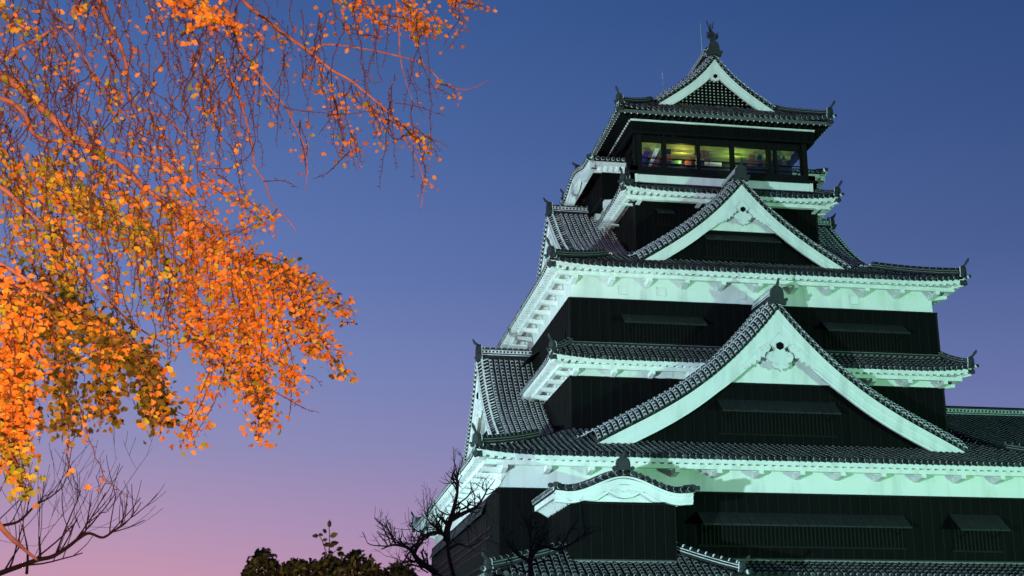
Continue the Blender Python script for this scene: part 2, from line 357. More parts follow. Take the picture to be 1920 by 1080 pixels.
for ti, t in enumerate(TIERS):
    wall = MB(); band = MB(); sof = MB(); roof = MB(); brk = []
    zl = t['ze']-.115                      # lip of the tiles
    for nm, fr, uw, w, ue, we, ut, wt in sides(t):
        # boarding: solid slab, battens over the seams, a moulding under the plaster
        sd_ = nm in ('left', 'right'); cut = .30 if sd_ else 0
        box(wall, fr, -uw+cut, uw-cut, w, w+.3, t['zb'], t['zp'], 0)
        if nm != 'back':
            p = .47 if nm != 'front' else .49
            k = int(2*uw/p); bd = .085 if nm != 'front' else .022; bw = .035 if nm != 'front' else .02
            for i in range(k+1):
                u = -uw+.02+i*(2*uw-.04)/k
                box(wall, fr, u-bw, u+bw, w-bd, w, t['zb'], t['zp']-.07, 2 if sd_ else 1)
            # individual boards stand a few millimetres proud of one another
            for i in range(k):
                u = -uw+.02+i*(2*uw-.04)/k; d = random.choice((0, .004, .009, .013))
                if d: box(wall, fr, u+bw, u+(2*uw-.04)/k-bw, w-d-.001, w, t['zb'], t['zp']-.08, 0)
        e_ = -.2 if sd_ else .08
        box(wall, fr, -uw-e_, uw+e_, w-.08, w+.2, t['zp']-.07, t['zp']+.003, 1)
        wi = w+.10; ui = uw-.10
        cut = .25 if sd_ else 0
        box(band, fr, -ui+cut, ui-cut, wi, wi+.25, t['zp']-.01, t['zt']-.1 if ti in (1, 3) else t['ze']+.35, 0)
        # soffit: boards, rafters, purlin, fascia
        lf = lambda u: .22*max(0, (abs(u)-(ue-3.2))/3.2)**2.2
        zr = zl-.05; o = w-we
        us = np.linspace(-ue+.04, ue-.04, max(6, int(2*ue/.8)))
        for a, b in zip(us[:-1], us[1:]):
            la, lb = lf(a), lf(b)
            P = [(a, we+.03, zl-.15+la), (b, we+.03, zl-.15+lb), (b, we+.12, zl-.15+lb), (a, we+.12, zl-.15+la), (a, we+.03, zl+.035+la), (b, we+.03, zl+.035+lb), (b, we+.12, zl+.035+lb), (a, we+.12, zl+.035+la)]
            hexa(sof, [fr(*q) for q in P], 0)
            sa = max(-uw, min(uw, a)); sb_ = max(-uw, min(uw, b))
            sof.add([fr(a, we+.1, zr+la), fr(b, we+.1, zr+lb), fr(sb_, w+.12, zr+.2), fr(sa, w+.12, zr+.2)], [(0, 1, 2, 3)], 0)
        k = int(2*ue/.37)
        for i in range(1, k):
            u = -ue+i*2*ue/k
            inn = w+.12 if abs(u) < uw else we+(ue-abs(u))/(ue-uw+1e-6)*(w-we)
            if inn-we < .25: continue
            l0 = lf(u); sl = .2*(inn-we)/(w-we+.12)
            P = [(u-.085, we+.06, zr-.17+l0), (u+.085, we+.06, zr-.17+l0), (u+.085, inn, zr-.17+sl), (u-.085, inn, zr-.17+sl), (u-.085, we+.06, zr-.005+l0), (u+.085, we+.06, zr-.005+l0), (u+.085, inn, zr-.005+sl), (u-.085, inn, zr-.005+sl)]
            hexa(sof, [fr(*q) for q in P], 0)
        wp = we+o*.36; zq = zr-.17+.2*.36
        up = ue-o*.36
        cut = .22 if sd_ else 0
        box(sof, fr, -up+cut, up-cut, wp, wp+.22, zq-.20, zq+.01, 0)
        nb = max(2, int(round(2*uw/t['br']))); bh = .24 if ti == 3 else .36; bi = .28 if ti == 3 else .48
        for i in range(nb+1):
            u = -uw+.16+i*(2*uw-.32)/nb
            if ti == 3 and nm == 'front': pass
            m_ = MB() if nm in ('front', 'left') else brk_rest
            P = [(u-.115, wp+.02, zq-bh), (u+.115, wp+.02, zq-bh), (u+.115, w+.12, zq-bi), (u-.115, w+.12, zq-bi), (u-.115, wp+.02, zq-.198), (u+.115, wp+.02, zq-.198), (u+.115, w+.12, zq-.198), (u-.115, w+.12, zq-.198)]
            hexa(m_, [fr(*q) for q in P], 0)
            if m_ is not brk_rest: brk.append(m_)
        # tiles
        if ti == 0 and nm == 'front': pass
        skirt(roof, fr, ue, we, t['ze'], ut, wt, t['zt'], t['curve'])
        if ti in (1, 3):
            for a, b, h, m_ in ((0, .07, .10, 1), (.07, .16, .13, 0), (.16, .19, .11, 1)):
                box(roof, fr, -ut+.02, ut-.02, wt-h, wt+.1, t['zt']+a-.02, t['zt']+b-.02, m_)
    part('boarded_wall', wall, ['wood', 'timber', 'batten'], keep)
    bo = part('plaster_band', band, 'plaster', keep)
    so = part('eave_soffit', sof, 'plaster', keep)
    for m_ in brk: part('bracket', m_, 'plaster', so)
    ro = part('eave_roof', roof, ['tile', 'mortar_shaded', 'mortar'], keep)
    # hips
    for sx_, sy_ in ((-1, -1), (1, -1), (-1, 1), (1, 1)):
        c0 = (XC+sx_*(HX-t['el']), YC+sy_*(HY-t['ef'])); c1 = (XC+sx_*(HX-t['tl']), YC+sy_*(HY-t['tf']))
        sE = 1.0 if ti in (1, 3) else .62
        zf = lambda s, t=t: t['ze']+.09+(t['zt']-t['ze'])*((1-t['curve'])*s+t['curve']*s*s)+.22*max(0, 1-s*1.25)**2.2
        ce = (c0[0]+(c1[0]-c0[0])*sE, c0[1]+(c1[1]-c0[1])*sE)
        hr = MB(); hip_ridge(hr, c0, ce, lambda s: zf(s*sE), h=.36 if ti in (0, 2) else .28)
        h_ = part('hip_ridge', hr, ['tile', 'mortar_shaded', 'mortar'], ro)
        he = MB(); dx, dy = c0[0]-c1[0], c0[1]-c1[1]
        hip_end(he, c0, (dx, dy), t['ze']+.20, .95 if ti in (0, 2) else .8)
        part('ridge_end_tile', he, ['bronze', 'mortar'], ro)
        cb = MB(); w0 = (XC+sx_*(HX-t['wl']), YC+sy_*(HY-t['wf'])); tube(cb, [(*w0, t['ze']-.25), (c0[0]*.93+w0[0]*.07, c0[1]*.93+w0[1]*.07, t['ze']-.14)], .15, 4, 0)
        part('corner_beam', cb, 'plaster', so)
    t['band'] = bo; t['roof'] = ro; t['wall'] = None
o = part('bracket', brk_rest, 'plaster', TIERS[0]['band']); o['kind'] = 'stuff'
# rounded loophole covers on the plaster bands
def cover(fr, u, w, z, par):
    m_ = MB(); a = .27
    pts = [(u+a*max(-.88, min(.88, 1.25*math.cos(q))), z+a*max(-.88, min(.88, 1.25*math.sin(q)))) for q in np.arange(20)*2*math.pi/20]
    prism(m_, fr, pts, w-.09, w+.02, 0, .93); part('loophole_cover', m_, 'plaster', par)
for u in (-6.95, -4.95, -.75, 5.3): cover(Ffront, u, 4.23, 10.62, TIERS[2]['band'])
cover(Ffront, -4.75, 4.23, 6.38, TIERS[1]['band'])

# ------------------------------------------------------------------ triangular gables
def gable(fr, pts, wb, w_back, zsplit, roofz, amax, scale, zlow, boards=True, lattice=False, rise=.60, mwid=.85, fields=True, wings=True, onisc=1.0, oni_m=True, hexz=None):
    A_ = np.array([p[0] for p in pts]); Z_ = np.array([p[1] for p in pts]); cf = np.polyfit(A_, Z_, 4 if len(pts) > 6 else 3)
    prof = lambda a: float(np.polyval(cf, abs(a)))
    th = lambda a: scale*(1.32-.30*min(1, abs(a)/(amax*.35))-.22*abs(a)/amax)
    e0 = np.array(fr(0, 0, 0)); eu = np.array(fr(1, 0, 0))-e0; ew = np.array(fr(0, 1, 0))-e0; ez = np.array([0, 0, 1.])
    roof = MB(); barge = MB(); wall = MB(); ridge = MB(); pend = MB(); on = MB()
    aa = np.linspace(0, amax, 30)
    for s in (-1, 1):
        # barge boards: main board, proud outer moulding, recessed inner board
        for (lo, hi, w0, w1) in ((.40, .0, wb-.05, wb+.2), (.86, .38, wb, wb+.2), (1.0, .84, wb+.06, wb+.2)):
            for a, b in zip(aa[:-1], aa[1:]):
                P = [(s*a, w0, prof(a)-th(a)*lo), (s*b, w0, prof(b)-th(b)*lo), (s*b, w1, prof(b)-th(b)*lo), (s*a, w1, prof(a)-th(a)*lo), (s*a, w0, prof(a)-th(a)*hi), (s*b, w0, prof(b)-th(b)*hi), (s*b, w1, prof(b)-th(b)*hi), (s*a, w1, prof(a)-th(a)*hi)]
                hexa(barge, [fr(*q) for q in P], 0)
        for a, b in zip(aa[:-1], aa[1:]):      # soffit behind the boards
            barge.add([fr(s*a, wb+.1, prof(a)-.1), fr(s*b, wb+.1, prof(b)-.1), fr(s*b, wb+1.0, prof(b)-.1), fr(s*a, wb+1.0, prof(a)-.1)], [(0, 1, 2, 3)], 0)
        # verge tiles, turned down towards the gable front
        dl = np.r_[0, np.cumsum(np.hypot(np.diff(aa), np.diff([prof(a) for a in aa])))]
        nrow = int(dl[-1]/PIT)
        for i in range(nrow):
            a = float(np.interp((i+.6)*dl[-1]/nrow, dl, aa)); da = .02
            tg = np.array([s*da, 0, prof(a+da)-prof(a)]); tg /= np.linalg.norm(tg)
            sd = eu*tg[0]+ez*tg[2]
            wj = np.linspace(0, 1, 5)
            path = [fr(s*a, wb-.13+(mwid+.13)*q, prof(a)+.13+rise*(1-(1-q)**1.5)) for q in wj]
            tile_row(roof, path, sd*(-s), disc=True, mw=2.2)
        # main field: rows falling from the ridge to the roof below
        if fields:
            w = wb+mwid+.14; k = 0
            while w < w_back:
                al = amax+(.25 if k == 0 else 1.2)
                z_at = lambda a: (prof(a) if a <= amax else prof(amax)+(prof(amax)-prof(amax-.3))/.3*(a-amax)*.8)+.13+rise
                while al > .5 and z_at(al) < roofz(w)-.12: al -= .05
                path = [fr(s*a, w, z_at(a)) for a in np.linspace(al, .12, 24)]
                tile_row(roof, path, ew, disc=False, mw=2.2 if k == 0 else 1.3)
                w += PIT; k += 1
    zr = prof(0)+.13+rise-.06
    lay = [(-.12, .10, .62, 0), (.10, .14, .66, 1), (.14, .24, .52, 0), (.24, .28, .58, 1), (.28, .42, .44, 0), (.42, .46, .50, 1), (.46, .56, .36, 0)]
    for a, b, wd, m_ in lay: box(ridge, fr, -wd/2*onisc, wd/2*onisc, wb+.12, w_back, zr+a*onisc, zr+b*onisc, m_)
    ww = wb+.3
    while ww < w_back-.1:
        for s in (-1, 1):
            tube(ridge, [fr(s*.21*onisc, ww, zr+.35*onisc), fr(s*.27*onisc, ww, zr+.35*onisc)], .065*onisc, 8, 1)
        ww += .21
    tube(ridge, [fr(0, wb+.1, zr+.58*onisc), fr(0, w_back, zr+.58*onisc)], .1*onisc, 8, 0)
    ww = wb+.3
    while ww < w_back: tube(ridge, [fr(0, ww, zr+.58*onisc), fr(0, ww+.05, zr+.58*onisc)], .115*onisc, 8, 1); ww += .33
    oni(on, fr, 0, wb-.12, prof(0)+.28, .78*onisc, 1.0*onisc, .24)
    # wall in the gable
    wg = wb+.75; cols = np.linspace(-amax, amax, 61)
    for a, b in zip(cols[:-1], cols[1:]):
        ta, tb = prof(a)-.12, prof(b)-.12
        if max(ta, tb) > zsplit:
            wall.add([fr(a, wg-.03, min(zsplit, ta)), fr(b, wg-.03, min(zsplit, tb)), fr(b, wg-.03, max(tb, zsplit)), fr(a, wg-.03, max(ta, zsplit))], [(0, 1, 2, 3)], 0)
            if not lattice: wall.add([fr(a, wg-.03, zsplit), fr(b, wg-.03, zsplit), fr(b, wg+.1, zsplit), fr(a, wg+.1, zsplit)], [(3, 2, 1, 0)], 0)
        if zsplit > zlow and min(ta, tb) > zlow:
            wall.add([fr(a, wg, zlow), fr(b, wg, zlow), fr(b, wg, min(tb, zsplit)), fr(a, wg, min(ta, zsplit))], [(0, 1, 2, 3)], 1)
    if boards:
        u = -amax
        while u < amax:
            tz = min(prof(u)-.2, zsplit-.02)
            if tz > zlow+.2: box(wall, fr, u-.02, u+.02, wg-.022, wg+.01, zlow, tz, 2)
            u += .49
        a = .5
        while prof(a)-.2 > zsplit: a += .05
        box(wall, fr, -a, a, wg-.07, wg+.02, zsplit-.09, zsplit-.003, 2)
    if lattice:
        L = 26
        for i in range(L+1):
            u = -3.1+i*6.2/L; tz = prof(u)-.25
            if tz > zlow: box(wall, fr, u-.065, u+.065, wg-.10, wg-.031, zlow, tz, 1)
        for j in range(12):
            z = zlow+.08+j*.19; a = 0
            while a < amax and prof(a)-.25 > z: a += .05
            if a > .1: box(wall, fr, -a, a, wg-.085, wg-.034, z-.05, z+.05, 1)
    # pendant with hexagonal boss
    c = scale; z0 = hexz if hexz is not None else prof(0)-1.75*c
    half_ = [(0, .72), (.30, .42), (.52, .22), (.42, .02), (.22, -.12), (.30, -.26), (.56, -.30), (.70, -.52), (.60, -.76), (.40, -.82), (.44, -.98), (.28, -1.14), (.14, -1.12), (0, -1.26)]
    if not wings: half_ = [(0, .6), (.42, .32), (.36, 0), (.46, -.22), (.30, -.40), (.16, -.36), (0, -.52)]
    ol = [(x*c, z0+y*c) for x, y in half_]+[(-x*c, z0+y*c) for x, y in half_[-2:0:-1]]
    prism(pend, fr, ol, wb-.02, wb+.14, 0, .96)
    hx = [(.21*c*math.cos(q+math.pi/6), z0+.21*c*math.sin(q+math.pi/6)) for q in np.arange(6)*math.pi/3]
    prism(pend, fr, hx, wb-.10, wb, 1, .9)
    if wings:
        for s in (-1, 1):
            wl_ = [(.42, -.02), (.62, .16), (.86, .02), (1.15, -.28), (1.6, -.72), (2.1, -1.16), (1.95, -1.16), (1.82, -1.20), (1.72, -1.05), (1.55, -1.12), (1.48, -.92), (1.28, -.98), (1.22, -.74), (1.02, -.80), (.98, -.56), (.78, -.58), (.72, -.34), (.54, -.26)]
            q = [(s*x*c, z0+y*c) for x, y in wl_]
            if s < 0: q = q[::-1]
            prism(pend, fr, q, wb-.03, wb+.08, 0, .97)
            for (cx, cz, r0, tw) in ((.62, -.06, .15, 1), (.46, -.40, .17, -1), (.24, -.92, .12, 1), (.92, -.20, .13, 1), (1.25, -.55, .11, 1)):
                sp = [fr(s*(cx+r0*(1-i/16)*math.cos(tw*i*.55))*c, wb-.035, z0+(cz+r0*(1-i/16)*math.sin(tw*i*.55))*c) for i in range(15)]
                tube(pend, sp, .022*c+.004, 5, 0)
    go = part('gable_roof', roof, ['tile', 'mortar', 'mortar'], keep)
    part('bargeboard', barge, 'plaster', go); part('gable_wall', wall, ['plaster', 'wood', 'timber'], go); part('gable_pendant', pend, ['plaster', 'dark'], go)
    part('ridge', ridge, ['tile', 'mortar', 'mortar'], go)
    if oni_m: part('ridge_end_tile', on, ['bronze', 'mortar'], go)
    return prof, go
G1 = [(0, 9.09), (1.35, 7.56), (2.66, 6.25), (4.45, 4.88), (5.9, 3.98), (7.4, 3.16), (8.75, 2.47)]
G2 = [(0, 17.17), (1.09, 15.93), (2.16, 14.98), (3.35, 14.08), (4.53, 13.23), (5.61, 12.6)]
for nm in ('front', 'left', 'right', 'back'):
    f2 = nm in ('left', 'right'); g2 = [(0, 18.1), (1, 17.2), (2, 16.35), (3, 15.5), (4.7, 14.3), (6, 13.62), (7.6, 13.0)] if f2 else G2; ms = dict(mwid=.5, rise=.35) if f2 else {}
    gable(FR[nm], G1, 1.2 if nm in ('front', 'back') else 1.0, 4.12, 5.55, roof1z, 9.1, 1.0, 2.3, hexz=7.25, onisc=.88, **ms)
    gable(FR[nm], g2, 4.75 if nm == 'right' else (5.2 if nm == 'left' else 5.45), 8.13 if nm in ('front', 'back') else 8.6, 15.3 if f2 else 14.75, roof3z, 7.9 if f2 else 5.75, .72, 12.7, hexz=16.7 if f2 else 15.75, onisc=.82, **ms)

# ------------------------------------------------------------------ top roof with its gables
ZT = ([0, .66, 1.64, 2.62, 3.4, 4.11, 5.2, 6.16], [26.85, 25.95, 25.1, 24.35, 23.8, 23.28, 22.62, 22.06])
zt5 = lambda a: float(np.interp(abs(a), *ZT))
TG = [(0, 26.21), (.66, 25.38), (1.64, 24.47), (2.62, 23.74), (3.4, 23.2)]
E5F, E5L = 7.25, 7.67; H5, S5 = HX-E5L, HY-E5F
top = MB(); sof = MB()
for fr in (Ffront, Fback):
    k = int(2*H5/PIT); sd = np.array(fr(1, 0, 0))-np.array(fr(0, 0, 0))
    for i in range(k):
        u = -H5+(i+.5)*2*H5/k; run = min(2.75, H5-abs(u))
        if run < .15: continue
        l0 = .24*max(0, (abs(u)-(H5-2.6))/2.6)**2.2
        path = [fr(u, E5F+q, zt5(H5-q)+l0*(1-q/2.75)) for q in np.linspace(0, run, 8)]
        tile_row(top, path, sd)
for fr in (Fleft, Fright):
    k = int(2*S5/PIT); sd = np.array(fr(1, 0, 0))-np.array(fr(0, 0, 0))
    for i in range(k):
        u = -S5+(i+.5)*2*S5/k; run = H5-.1 if abs(u) <= HY-9.75 else min(2.75, S5-abs(u))
        if run < .15: continue
        l0 = .24*max(0, (abs(u)-(S5-2.6))/2.6)**2.2
        path = [fr(u, E5L+q, zt5(H5-q)+l0*max(0, 1-q/2.75)) for q in np.linspace(0, run, 16)]
        tile_row(top, path, sd)
ro5 = part('top_roof', top, ['tile', 'mortar_shaded', 'mortar'], keep)
for fr in (Ffront, Fback):
    gable(fr, TG, 8.95, 9.9, 23.3, lambda w: 0, 3.45, .62, 23.25, boards=False, lattice=True, fields=False, wings=False, rise=.5, mwid=.75, onisc=.85, hexz=25.15)
rd = MB()
for a, b, wd, m_ in ((-.1, .12, .7, 0), (.12, .16, .74, 1), (.16, .28, .6, 0), (.28, .32, .66, 1), (.32, .48, .5, 0), (.48, .52, .56, 1), (.52, .62, .4, 0)):
    box(rd, Ffront, -wd/2, wd/2, 9.9, 2*YC-9.9, 26.8+a, 26.8+b, m_)
tube(rd, [Ffront(0, 9.9, 27.44), Ffront(0, 2*YC-9.9, 27.44)], .12, 8, 0)
part('ridge', rd, ['tile', 'mortar', 'mortar'], ro5)
for fr in (Ffront, Fback):        # fish ornament on each end of the ridge
    m_ = MB(); P = [(0, 9.15, 27.3), (0, 9.0, 27.62), (0, 9.12, 27.95), (0, 9.42, 28.22), (0, 9.5, 28.5), (0, 9.35, 28.72)]
    tube(m_, [fr(*p) for p in P], [.15, .18, .15, .11, .07, .03], 8, 0)
    for s in (-1, 1):
        prism(m_, lambda u, w, z, fr=fr, s=s: fr(s*(.06+(z-28.3)*.25)+u*.15, 9.35+w, z), [(-.2, 28.3), (.25, 28.42), (.1, 28.62), (.3, 28.9), (-.05, 28.72), (-.2, 28.95)], 0, .06, 0)
        prism(m_, lambda u, w, z, fr=fr, s=s: fr(s*.2+u*.3*s, 9.05+w, z), [(0, 27.55), (.6, 27.75), (.35, 27.85), (.55, 28.05), (0, 27.95)], 0, .06, 0)
        prism(m_, lambda u, w, z, fr=fr, s=s: fr(s*.03+u*.1, w, z), [(0, 27.9), (.3, 28.0), (.3, 28.35), (0, 28.3)], 9.45, 9.62, 0)
    part('fish_ornament', m_, 'bronze', ro5)
for sx_, sy_ in ((-1, -1), (1, -1), (-1, 1), (1, 1)):
    c0 = (XC+sx_*H5, YC+sy_*S5); c1 = (XC+sx_*(H5-2.5), YC+sy_*(S5-2.5))
    zf = lambda s: zt5(H5-2.5*s)+.09+.24*max(0, 1-s*.9)**2.2
    hr = MB(); hip_ridge(hr, c0, c1, zf, h=.26); part('hip_ridge', hr, ['tile', 'mortar_shaded', 'mortar'], ro5)
    he = MB(); hip_end(he, c0, (sx_, sy_), 22.27, .9); part('ridge_end_tile', he, ['bronze', 'mortar'], ro5)
# dark eaves of the top roof with its hanging screen
HF, HL = 8.0, 8.52
scr = MB()
for nm, fr, ue, we, uh, wh in (('f', Ffront, H5, E5F, HX-HL, HF), ('l', Fleft, S5, E5L, HY-HF, HL), ('r', Fright, S5, E5L, HY-HF, HL), ('b', Fback, H5, E5F, HX-HL, HF)):
    box(sof, fr, -ue+.05, ue-.05, we+.03, we+.11, 21.80, 21.97, 2)
    sof.add([fr(-ue+.1, we+.1, 21.90), fr(ue-.1, we+.1, 21.90), fr(uh, wh+.1, 22.12), fr(-uh, wh+.1, 22.12)], [(0, 1, 2, 3)], 0)
    k = int(2*ue/.345)
    for i in range(1, k):
        u = -ue+i*2*ue/k; inn = wh+.05 if abs(u) < uh else we+(ue-abs(u))/(ue-uh)*(wh-we)
        if inn-we < .2: continue
        box(sof, fr, u-.05, u+.05, we+.1, inn, 21.74, 21.9, 0)
        box(sof, fr, u-.03, u+.03, we+.07, we+.10, 21.75, 21.88, 1)
    if nm in 'fb': box(sof, fr, -uh-.05, uh+.05, wh-.12, wh-.02, 21.62, 21.70, 1)
    else:
        u = -uh+.1
        while u < uh-.2: box(sof, fr, u, u+.16, wh-.10, wh-.02, 21.64, 21.70, 1); u += .36
    c_ = .12 if nm in 'lr' else 0; box(scr, fr, -uh+c_, uh-c_, wh, wh+.12, 21.0, 22.2, 0)
    k = int(2*uh/.52)
    for i in range(k+1):
        u = -uh+.02+i*(2*uh-.04)/k; box(scr, fr, u-.025, u+.025, wh-.03, wh, 21.02, 21.61, 1)
    c_ = .2 if nm in 'lr' else 0; box(scr, fr, -uh-.03+c_, uh+.03-c_, wh-.05, wh+.14, 20.94, 21.01, 1)
part('eave_soffit', sof, ['timber', 'plaster', 'eaveboard'], keep); part('hanging_screen', scr, ['wood', 'timber'], keep)

# ------------------------------------------------------------------ glazed top storey
BF, BL = 8.15, 8.49; WF, WL = 8.36, 8.90
bb = MB(); gal = MB()
for fr, ub, wb_ in ((Ffront, HX-BL, BF), (Fleft, HY-BF, BL), (Fright, HY-BF, BL), (Fback, HX-BL, BF)):
    box(bb, fr, -ub+.12, ub-.12, wb_+.05, wb_+.3, 17.6, 18.55, 0)
    for s in (-1, 1): box(bb, fr, s*(ub-.18)-.2, s*(ub-.18)+.2, wb_-.02, wb_+.2, 17.7, 18.54, 0)
    box(gal, fr, -ub-.06, ub+.06, wb_-.08, wb_+.4, 18.54, 18.72, 0)
    box(gal, fr, -ub+.02, ub-.02, wb_+.02, wb_+.4, 18.72, 19.02, 0)
part('plaster_band', bb, 'plaster', keep)
go = part('gallery_sill', gal, ['timber'], keep)
for fr, uw, w, pn in ((Ffront, HX-WL, WF, [-4.93, -3.35, -1.4, .6, 2.75, 3.15, 4.80]), (Fback, HX-WL, WF, [-4.93, -2.5, 0, 2.5, 4.8]), (Fleft, HY-WF, WL, [-6.84, -4.5, -2.2, 0, 2.2, 4.5, 6.84]), (Fright, HY-WF, WL, [-6.84, -4.5, -2.2, 0, 2.2, 4.5, 6.84])):
    for i, u in enumerate(pn):
        m_ = MB(); hw = .115 if abs(u) < uw-.3 else .16
        if abs(u-3.15) < .01: hw = .07
        box(m_, fr, u-hw, u+hw, w-.02, w+.26, 19.0, 20.96, 0); part('post', m_, 'timber', go)
    fm = MB(); box(fm, fr, -uw, uw, w+.02, w+.2, 20.60, 20.97, 0); box(fm, fr, -uw, uw, w+.06, w+.12, 19.62, 19.67, 0); box(fm, fr, -uw, uw, w+.04, w+.14, 19.0, 19.10, 0)
    box(fm, fr, -uw, uw, w+.05, w+.15, 19.30, 19.34, 0)
    part('window_frame', fm, 'timber', go)
    gm = MB(); box(gm, fr, -uw+.1, uw-.1, w+.15, w+.165, 19.1, 20.6, 0); part('window_glass', gm, 'glass', go)
rm = MB()   # the room inside
x0, x1, y0, y1 = WL+.4, 2*XC-WL-.4, WF+.4, 2*YC-WF-.4
box(rm, FX, x0, x1, y0, y1, 18.9, 19.0, 1); box(rm, FX, x0, x1, y0, y1, 20.75, 20.85, 0)
for i in range(7):
    y = y0+1+i*1.9; box(rm, FX, x0, x1, y-.12, y+.12, 20.60, 20.75, 1 if i == 1 else 0)
for x in (10.6, 12.9, 15.1, 17.2): box(rm, FX, x-.13, x+.13, 12.2, 12.5, 19, 20.75, 1)
box(rm, FX, x0, x1, 10.1, 10.2, 19.0, 20.30, 2)
for x, h in ((10.9, .22), (12.3, .12), (13.3, .16), (15.9, .26), (16.8, .3), (17.6, .42)): box(rm, FX, x, x+random.uniform(.25, .6), 10.02, 10.09, 20.2, 20.30+h, 1)
for x, y in ((10.7, 9.3), (12.6, 9.6), (13.0, 9.2), (15.8, 9.4), (16.3, 9.3), (17.3, 9.2)): box(rm, FX, x, x+random.uniform(.2, .45), y, y+.2, 20.35, 20.6, random.choice((1, 2)))
box(rm, FX, 16.6, x1, 10.3, 10.4, 20.2, 20.7, 1)
part('viewing_room', rm, ['ceiling', 'inner', 'timber'], keep)
def slab(name, m, pts, th=.04):
    mm = MB(); n = len(pts); mm.add(list(pts)+[(p[0], p[1]+th, p[2]) for p in pts], [tuple(range(n)), tuple(range(2*n-1, n-1, -1))]+[(i, i+n, (i+1) % n+n, (i+1) % n) for i in range(n)]); part(name, mm, m, keep)
slab('purple_banner', 'purple', [(9.25, 9.6, 19.3), (9.5, 9.6, 19.2), (9.75, 9.6, 20.0), (10.1, 9.6, 20.5), (9.7, 9.6, 20.55), (9.4, 9.6, 20.1)])
slab('white_banner', 'white', [(9.75, 9.3, 19.4), (9.95, 9.3, 19.5), (10.5, 9.3, 20.6), (10.2, 9.3, 20.62)])
slab('orange_banner', 'orange', [(10.1, 9.7, 19.6), (10.45, 9.7, 19.7), (10.6, 9.7, 20.3), (10.45, 9.7, 20.4), (10.2, 9.7, 20.1)])
slab('purple_banner', 'purple', [(15.6, 9.6, 19.15), (16.2, 9.6, 19.1), (16.1, 9.6, 19.6), (15.7, 9.6, 19.7)])
slab('red_banner', 'orange', [(12.1, 9.9, 19.9), (12.5, 9.9, 19.9), (12.45, 9.9, 20.35), (12.15, 9.9, 20.3)])
slab('green_panel', 'greenp', [(11.3, 9.92, 20.0), (11.9, 9.92, 20.0), (11.9, 9.92, 20.2), (11.3, 9.92, 20.2)])
slab('light_panel', 'white', [(13.3, 9.95, 20.02), (14.3, 9.95, 20.02), (14.3, 9.95, 20.28), (13.3, 9.95, 20.28)])
l = bpy.data.lights.new('room_lamp', 'POINT'); l.energy = 25; l.color = (.95, .85, .30); l.shadow_soft_size = .04
o = bpy.data.objects.new('room_lamp', l); COL.objects.link(o); o.location = (11.9, 9.7, 20.15+GZ)
l = bpy.data.lights.new('room_lamp', 'POINT'); l.energy = 22; l.color = (.65, 1, .30); l.shadow_soft_size = .04
o = bpy.data.objects.new('room_lamp', l); COL.objects.link(o); o.location = (15.0, 9.7, 20.15+GZ)
